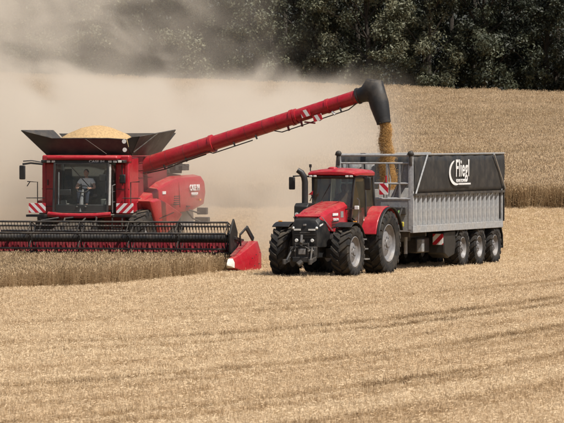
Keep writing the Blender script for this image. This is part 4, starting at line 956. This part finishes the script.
# ------------------------------------------------------------------ tipping trailer
FY = 20.0; FL = P(374.5, 0, 156.1); FL.z = 0; LT = 9.75
fl = empty('tipping_trailer', FL, -FY); tag(fl, 'silver three-axle tipping trailer with ribbed sides and black upper tarpaulin boards', 'trailer')
WX = 1.26; Z0, Z1, Z2 = 1.36, 2.60, 3.80
for x in (-1.0, 1.0):
    for y in (5.55, 7.35, 9.12): add_wheel(fl, x, y, .675, .58, .36, 18, turn=y)
for y in (5.55, 7.35, 9.12): MB().box(-.85, .85, y - .08, y + .08, .56, .74).build('axle', M['dark'], fl, bevel=.02)
MB().box(-WX, WX, 0, LT, Z0 - .06, Z0).build('floor', M['grey'], fl)
for sx in (-1, 1):
    # lower side wall with ribs, sill and top rail
    wl = MB().box(min(sx * 1.20, sx * 1.225), max(sx * 1.20, sx * 1.225), .03, LT - .03, Z0, Z1).build('side_wall', M['grey'], fl)
    MB().box(min(sx * 1.226, sx * 1.33), max(sx * 1.226, sx * 1.33), .0, LT, Z0 - .10, Z0 + .13).build('sill', M['lgrey'], fl, bevel=.01)
    MB().box(min(sx * 1.226, sx * 1.29), max(sx * 1.226, sx * 1.29), .0, LT, Z1 - .06, Z1 + .03).build('top_rail', M['grey'], fl, bevel=.01)
    rp = MB().prism([(-.10, 0), (.10, 0), (.055, .085), (-.055, .085)], 'z', Z0 + .132, Z1 - .062)
    for v_ in range(len(rp.v)):
        a, b_, c_ = rp.v[v_]; rp.v[v_] = (sx * (1.2255 + b_), a, c_)
    r0 = None
    for i in range(19):
        yv = .42 + i * (LT - .9) / 18
        if r0 is None: r0 = rp.build('rib', M['lgrey'], wl, 20, bevel=.006); r0.location = (0, yv, 0)
        else:
            c = r0.copy(); COL.objects.link(c); c.parent = wl; c.location = (0, yv, 0); c.name = 'rib'
    for yv in (.06, LT - .06): MB().box(sx * 1.27 - .05, sx * 1.27 + .05, yv - .06, yv + .06, Z0 - .1, Z2 if yv < 1 else Z1).build('corner_post', M['lgrey'], fl, bevel=.01)
    # black tarpaulin board, leaning out a little, gently bowed
    NB = 24; vin, vout = [], []
    def tb(yv, t, off):
        bow = .035 * math.sin(t * math.pi) * (1 + .4 * math.sin(yv * 2.1)) + .012 * math.sin(yv * 5 + t * 3)
        return (sx * (1.30 + .03 * t + bow + off), yv, Z1 - .12 + (Z2 - Z1 + .10) * t)
    rows = [[tb(.05 + (LT + .02) * i / NB, j / 6, 0) for i in range(NB + 1)] for j in range(7)]
    vv = [p for r_ in rows for p in r_]; ff = [(j * (NB + 1) + i, j * (NB + 1) + i + 1, (j + 1) * (NB + 1) + i + 1, (j + 1) * (NB + 1) + i) for j in range(6) for i in range(NB)]
    tp = MB(); tp.add(vv, ff); tpo = tp.build('tarpaulin_board', M['tarp'], fl, 180, fix=False); sm = tpo.modifiers.new('thickness', 'SOLIDIFY'); sm.thickness = .02; sm.offset = -sx
    MB().tube([(sx * 1.33, .0, Z2), (sx * 1.33, LT + .1, Z2)], .035, 8).build('tarpaulin_roller', M['grey'], fl)
    MB().bar((sx * 1.345, .02, Z1 - .1), (sx * 1.365, LT + .08, Z1 - .1), .03, .08).build('tarpaulin_hem', M['dark'], fl)
    mb = MB(); mb.tube([(sx * 1.39, .08, Z1 - .08), (sx * 1.40, 1.25, Z2 - .02)], .028, 6); mb.tube([(sx * 1.40, LT - 1.25, Z2 - .02), (sx * 1.39, LT + .06, Z1 - .02)], .028, 6); mb.each('tarpaulin_stay', M['lgrey'], fl)
# logo on the visible board
lx = 1.385
text_mesh('lettering', 'Fliegl', .80, M['white'], fl, (lx, 5.02, 3.30), (0, 1, 0), (0, 0, 1), .80, .006, .012, .06, 1.12)
text_mesh('lettering', 'AGRARTECHNIK', .15, M['white'], fl, (lx, 4.85, 2.905), (0, 1, 0), (0, 0, 1), .88, .006, .002, 0, 1.05)
mb = MB(); pin, pout = [], []
for i in range(25):
    t = i / 24; a = R(105 + 200 * t); w = .13 * math.sin(math.pi * min(1, t * 1.05)) ** .6 + .015
    cyc, czc = 4.30, 3.18; pout.append((cyc + .74 * math.cos(a), czc + .42 * math.sin(a))); pin.append((cyc + (.74 - w) * math.cos(a) + .03, czc + (.42 - w * .8) * math.sin(a)))
pl = pout + [(5.9, 2.70), (5.9, 2.76)] + pin[::-1]
vs_ = [(lx, p[0], p[1]) for p in pout] + [(lx, p[0], p[1]) for p in pin]; n = len(pout)
mb.add(vs_ + [(lx + .008, v_[1], v_[2]) for v_ in vs_], [(i, i + 1, n + i + 1, n + i) for i in range(n - 1)] + [(2 * n + i, 3 * n + i, 3 * n + i + 1, 2 * n + i + 1) for i in range(n - 1)])
mb.box(lx, lx + .008, 4.62, 5.9, 2.775, 2.83)
mb.build('logo_crescent', M['white'], fl, 0)
# front wall: frame with open windows above a solid panel
MB().box(-1.20, 1.20, .0, .05, Z0, 2.35).build('front_wall', M['grey'], fl)
for z, r_ in ((3.78, .045), (3.52, .03), (2.86, .035), (2.36, .05)): MB().tube([(-1.24, .03, z), (1.24, .03, z)], r_, 8).build('cross_rail', M['lgrey'], fl)
for x in (-.95, -.42, .42, .86): MB().box(x - .03, x + .03, .0, .06, 2.36, 3.5).build('upright', M['grey'], fl)
for x in (-1.21, 1.21): MB().box(x - .05, x + .05, -.01, .1, Z0, 3.8).build('front_post', M['lgrey'], fl, bevel=.01)
# bowed plates of the front screen
for x0, x1 in ((-1.15, -.97), (-.93, -.45), (-.38, -.05)):
    rows = [[(x0 + (x1 - x0) * i / 3, .16 + .02 * math.sin(i * 1.5), 2.4 + 1.1 * j / 4 + 0) for i in range(4)] for j in range(5)]
    vv = [p for r_ in rows for p in r_]; g_ = MB(); g_.add(vv, [(j * 4 + i, j * 4 + i + 1, (j + 1) * 4 + i + 1, (j + 1) * 4 + i) for j in range(4) for i in range(3)]); go_ = g_.build('screen_panel', M['grey'], fl, 60, fix=False); sm = go_.modifiers.new('thickness', 'SOLIDIFY'); sm.thickness = .01
MB().prism([(.50, 2.4), (.80, 2.4), (1.12, 2.9), (1.12, 3.5), (.92, 3.5), (.82, 3.0)], 'y', .12, .14).build('screen_panel', M['grey'], fl)
mb = MB(); mb.tube([(.45, .09, 2.4), (.52, .09, 2.9), (.45, .09, 3.5)], .022, 6); mb.tube([(.60, .09, 2.4), (.9, .09, 3.2), (.95, .09, 3.5)], .022, 6); mb.each('screen_stay', M['lgrey'], fl)
for x in (-1.24, 1.24):
    MB().ball((x, .0, 3.83), (.11, .10, .10)).build('roller_knob', M['boot'], fl, 80); MB().box(x - .05, x + .05, -.06, .02, 3.45, 3.76).build('crank_box', M['dark'], fl, bevel=.02)
MB().box(.20, .50, -.12, -.09, 2.50, 2.86).build('warning_board', stripes('trailer_stripes', .24, (1, 0, 1)), fl, bevel=.005)
MB().tube([(.35, -.085, 2.4), (.35, -.085, 2.9), (.38, .0, 2.9)], .018, 6).build('board_bracket', M['dark'], fl)
MB().tube([(.42, -.08, 2.9), (.42, -.08, 3.12)], .03, 8).build('red_lamp', M['red'], fl)
# rear frame and drape
MB().box(-1.22, 1.22, LT - .05, LT, Z0, Z1 - .05).build('tail_gate', M['grey'], fl)
MB().box(-1.20, 1.20, LT - .04, LT + .02, Z1, Z2 - .1).build('rear_tarpaulin', M['tarp'], fl)
MB().box(1.10, 1.36, LT + .03, LT + .07, 1.48, Z1 + .1).build('rear_drape', M['tarp'], fl)
MB().box(1.225, 1.31, LT - .28, LT - .18, Z0 + .2, Z1 - .1).build('latch_bar', M['dark'], fl, bevel=.01)
# grain already in the trailer
v, f = [], []
for j in range(21):
    for i in range(9):
        x = -1.18 + 2.36 * i / 8; y = .1 + (LT - .3) * j / 20; v.append((x, y, 1.72 + .6 * math.exp(-((x + .35) / .9) ** 2 - ((y - 2.3) / 1.5) ** 2) + .03 * mnoise.noise((x * 3, y * 3, 1))))
for j in range(20):
    for i in range(8): a = j * 9 + i; f.append((a, a + 1, a + 10, a + 9))
gl = MB(); gl.add(v, f); glo = gl.build('trailer_grain', M['grain'], None, 180, fix=False); glo.location = FL; glo.rotation_euler = (0, 0, R(-FY)); tag(glo, 'load of golden grain lying inside the silver trailer', 'grain')
# chassis
mb = MB()
for x in (-.5, .5): mb.box(x - .08, x + .08, .1, LT - .2, .95, Z0 - .06)
for y in (.3, 2, 4, 6.4, 8.3, 9.4): mb.box(-1.1, 1.1, y - .06, y + .06, 1.12, Z0 - .061)
mb.build('chassis', M['dark'], fl)
mb = MB(); mb.bar((0, 1.2, .85), (-.55, -2.1, .72), .22, .22); mb.bar((.5, 1.2, 1.0), (-.4, -1.4, .78), .10, .14); mb.bar((-.5, 1.2, 1.0), (-.62, -1.4, .78), .10, .14); mb.build('drawbar', M['black'], fl, bevel=.02)
for sx in (-1, 1):
    mb = MB(); mb.prism([(4.05, .35), (3.6, .5), (3.55, 1.22), (4.8, 1.25), (4.85, .8), (4.7, .45)], 'x', sx * .62, sx * 1.22); mb.build('storage_box', M['plastic'], fl, bevel=.04)
    mb = MB(); ring_ = [(4.75, 1.05), (4.95, 1.32), (9.75, 1.32), (9.95, 1.0), (9.98, .55), (9.93, .55), (9.90, .98), (9.72, 1.27), (5.0, 1.27), (4.8, 1.02)]
    mb.prism(ring_, 'x', sx * .70, sx * 1.27); mb.build('mudguard', M['plastic'], fl, bevel=.01)
MB().box(.86, 1.22, 3.44, 3.47, .80, 1.16).build('warning_board', stripes('side_stripes', .26, (1, 0, -1)), fl, bevel=.005)
MB().box(.84, 1.24, 3.472, 3.50, .78, 1.18).build('board_backing', M['dark'], fl)
MB().tube([(.7, 1.1, .55), (.7, 1.1, 1.1)], .06, 8).build('landing_leg', M['lgrey'], fl); MB().box(.92, 1.1, 1.6, 1.85, .60, 1.02).build('valve_box', M['grey'], fl, bevel=.02)
MB().box(.4, .80, 2.0, 3.3, .55, 1.05).build('hydraulic_tank', M['black'], fl, bevel=.05)
for i, (mt, dx) in enumerate((('yellow', .0), ('green', .13), ('yellow', -.14), ('black', .22), ('black', -.25))):
    MB().tube([(.75 + dx, -.05, 1.95 + .05 * i), (.72 + dx, -.28, 1.8), (.55 + dx, -.42, 1.45 + .04 * i), (.3 + dx * .5, -.8, 1.25), (-.1, -1.5, 1.3)], .035, 6).build('hydraulic_hose', M[mt], fl)
MB().box(.55, 1.1, -.10, -.01, 1.85, 2.1).build('valve_block', M['dark'], fl, bevel=.02)
MB().box(.75, 1.05, -.14, -.105, 1.46, 1.62).build('yellow_bracket', M['yellow'], fl, bevel=.02)

# ------------------------------------------------------------------ drivers
def skin_mesh(name, joints, edges, mat, sub=2):
    me = bpy.data.meshes.new(name); me.from_pydata([j[:3] for j in joints], edges, []); o = bpy.data.objects.new(name, me); COL.objects.link(o)
    md = o.modifiers.new('skin', 'SKIN'); md.use_smooth_shade = True
    if not me.skin_vertices: bpy.context.view_layer.objects.active = o
    lay = me.skin_vertices[0] if me.skin_vertices else None
    for i, j in enumerate(joints):
        r_ = j[3]; lay.data[i].radius = (r_, r_) if not isinstance(r_, tuple) else r_
    lay.data[0].use_root = True
    sb = o.modifiers.new('sub', 'SUBSURF'); sb.levels = sub; sb.render_levels = sub
    dg = bpy.context.evaluated_depsgraph_get(); ev = bpy.data.meshes.new_from_object(o.evaluated_get(dg))
    bpy.data.objects.remove(o); ev.materials.clear(); ev.materials.append(mat); ev.name = name
    for p in ev.polygons: p.use_smooth = True
    return ev
def merge(me, mb):
    v = [tuple(x.co) for x in me.vertices]; f = [tuple(p.vertices) for p in me.polygons]
    out = MB(); out.v = v; out.f = f; out.add(mb.v, mb.f); return out
def driver(name, loc, yaw, seat_xyz, wheel_c, wheel_r, shirt, label):
    """seated figure facing -y; hips on the seat, both hands closed on the steering wheel"""
    root = empty(name, loc, -yaw); tag(root, label, 'person')
    sx_, sy_, sz_ = seat_xyz; H = lambda x, y, z: (sx_ + x, sy_ + y, sz_ + z)
    lh = (wheel_c[0] - wheel_r, wheel_c[1] + .02, wheel_c[2] + .02); rh = (wheel_c[0] + wheel_r, wheel_c[1] + .02, wheel_c[2] + .02)
    le, re = H(-.33, -.14, .25), H(.33, -.14, .25); ls, rs = H(-.19, .0, .50), H(.19, .0, .50)
    J = [(*H(0, 0, .09), .12), (*H(0, .02, .28), .125), (*H(0, .0, .47), .12), (*H(0, -.02, .58), .055), (*H(0, -.035, .64), .052),
         (*ls, .062), (*le, .045), (*lh, .03), (*rs, .062), (*re, .045), (*rh, .03),
         (*H(-.10, -.02, .08), .085), (*H(-.15, -.44, .10), .062), (*H(-.14, -.50, -.33), .04), (*H(.10, -.02, .08), .085), (*H(.15, -.44, .10), .062), (*H(.14, -.50, -.33), .04),
         (*H(-.15, -.62, -.38), .035), (*H(.15, -.62, -.38), .035)]
    Ed = [(0, 1), (1, 2), (2, 3), (3, 4), (2, 5), (5, 6), (6, 7), (2, 8), (8, 9), (9, 10), (0, 11), (11, 12), (12, 13), (0, 14), (14, 15), (15, 16), (13, 17), (16, 18)]
    body = skin_mesh('body', J, Ed, M['skin'])
    ex = MB(); hc_ = Vector(H(0, -.05, .745))
    ex.ball(hc_, (.078, .098, .122), 16, 12); ex.ball(hc_ + Vector((0, -.025, -.075)), (.055, .065, .05), 12, 8)          # skull, jaw
    ex.add([hc_ + Vector(p) for p in ((-.012, -.093, .02), (.012, -.093, .02), (.02, -.095, -.03), (-.02, -.095, -.03), (0, -.122, -.026))], [(0, 1, 4), (1, 2, 4), (2, 3, 4), (3, 0, 4)])  # nose
    ex.ball(hc_ + Vector((0, -.088, -.062)), (.026, .012, .008), 8, 5)                                                     # mouth
    for s in (-1, 1):
        ex.ball(hc_ + Vector((s * .08, .0, -.005)), (.012, .022, .033), 8, 6)                                              # ears
        hnd = Vector(lh if s < 0 else rh)
        ex.ball(hnd, (.032, .045, .03), 10, 7)
        for q in range(4):                                                                                                  # fingers closed round the rim
            b0 = hnd + Vector((-s * .005, -.032 + .020 * q, .018)); l_ = (.9, 1.05, 1.0, .8)[q]
            ex.tube([b0, b0 + Vector((-s * .012, -.006, .022)) * l_, b0 + Vector((-s * .038, -.004, .016)) * l_, b0 + Vector((-s * .042, 0, -.012)) * l_], [.0095, .009, .0085, .007], 6)
        t0 = hnd + Vector((-s * .02, -.035, -.005)); ex.tube([t0, t0 + Vector((-s * .02, -.018, .01)), t0 + Vector((-s * .035, -.012, .022))], [.011, .010, .008], 6)
    bo = merge(body, ex).build('body', M['skin'], root, 180, fix=False)
    ey = MB()
    for s in (-1, 1): ey.ball(hc_ + Vector((s * .030, -.085, .012)), (.012, .008, .007), 8, 5)
    ey.build('eyes', M['hair'], bo, 180)
    hr = MB(); hr.ball(hc_ + Vector((0, .018, .035)), (.086, .098, .10), 14, 9); hr.build('hair', M['hair'], root, 180)
    SJ = [(J[1][0], J[1][1], sz_ + .10, (.165, .135)), (J[1][0], J[1][1], J[1][2], (.165, .135)), (J[2][0], J[2][1], J[2][2] - .03, (.150, .125)), (J[3][0], J[3][1], J[3][2] - .02, .075), (*ls, .085), (*[ls[i] * .45 + le[i] * .55 for i in range(3)], .078), (*rs, .085), (*[rs[i] * .45 + re[i] * .55 for i in range(3)], .078)]
    sm_ = skin_mesh('shirt', SJ, [(0, 1), (1, 2), (2, 3), (2, 4), (4, 5), (2, 6), (6, 7)], shirt); o = bpy.data.objects.new('shirt', sm_); COL.objects.link(o); o.parent = root
    TJ = [(*H(0, 0, .10), .15), (*H(-.10, -.05, .09), .105), (*H(-.15, -.44, .105), .08), (*H(-.14, -.50, -.30), .06), (*H(.10, -.05, .09), .105), (*H(.15, -.44, .105), .08), (*H(.14, -.50, -.30), .06)]
    tm_ = skin_mesh('trousers', TJ, [(0, 1), (1, 2), (2, 3), (0, 4), (4, 5), (5, 6)], M['jeans']); o = bpy.data.objects.new('trousers', tm_); COL.objects.link(o); o.parent = root
    sh_ = MB()
    for s in (-1, 1): sh_.ball(H(s * .15, -.60, -.385), (.05, .13, .045), 10, 7)
    sh_.build('shoes', M['black'], root, 180)
    return root
driver('person', CL, CYAW, (.02, 3.50, 2.42), (.03, 3.02, 2.63), .2, M['shirt'], 'person in white shirt seated at the wheel in the harvester cab')
driver('person', TL, TYAW, (0, 2.38, 2.02), (0, 1.86, 2.20), .19, M['shirt2'], 'person in grey shirt driving the tractor, dim behind its windscreen')
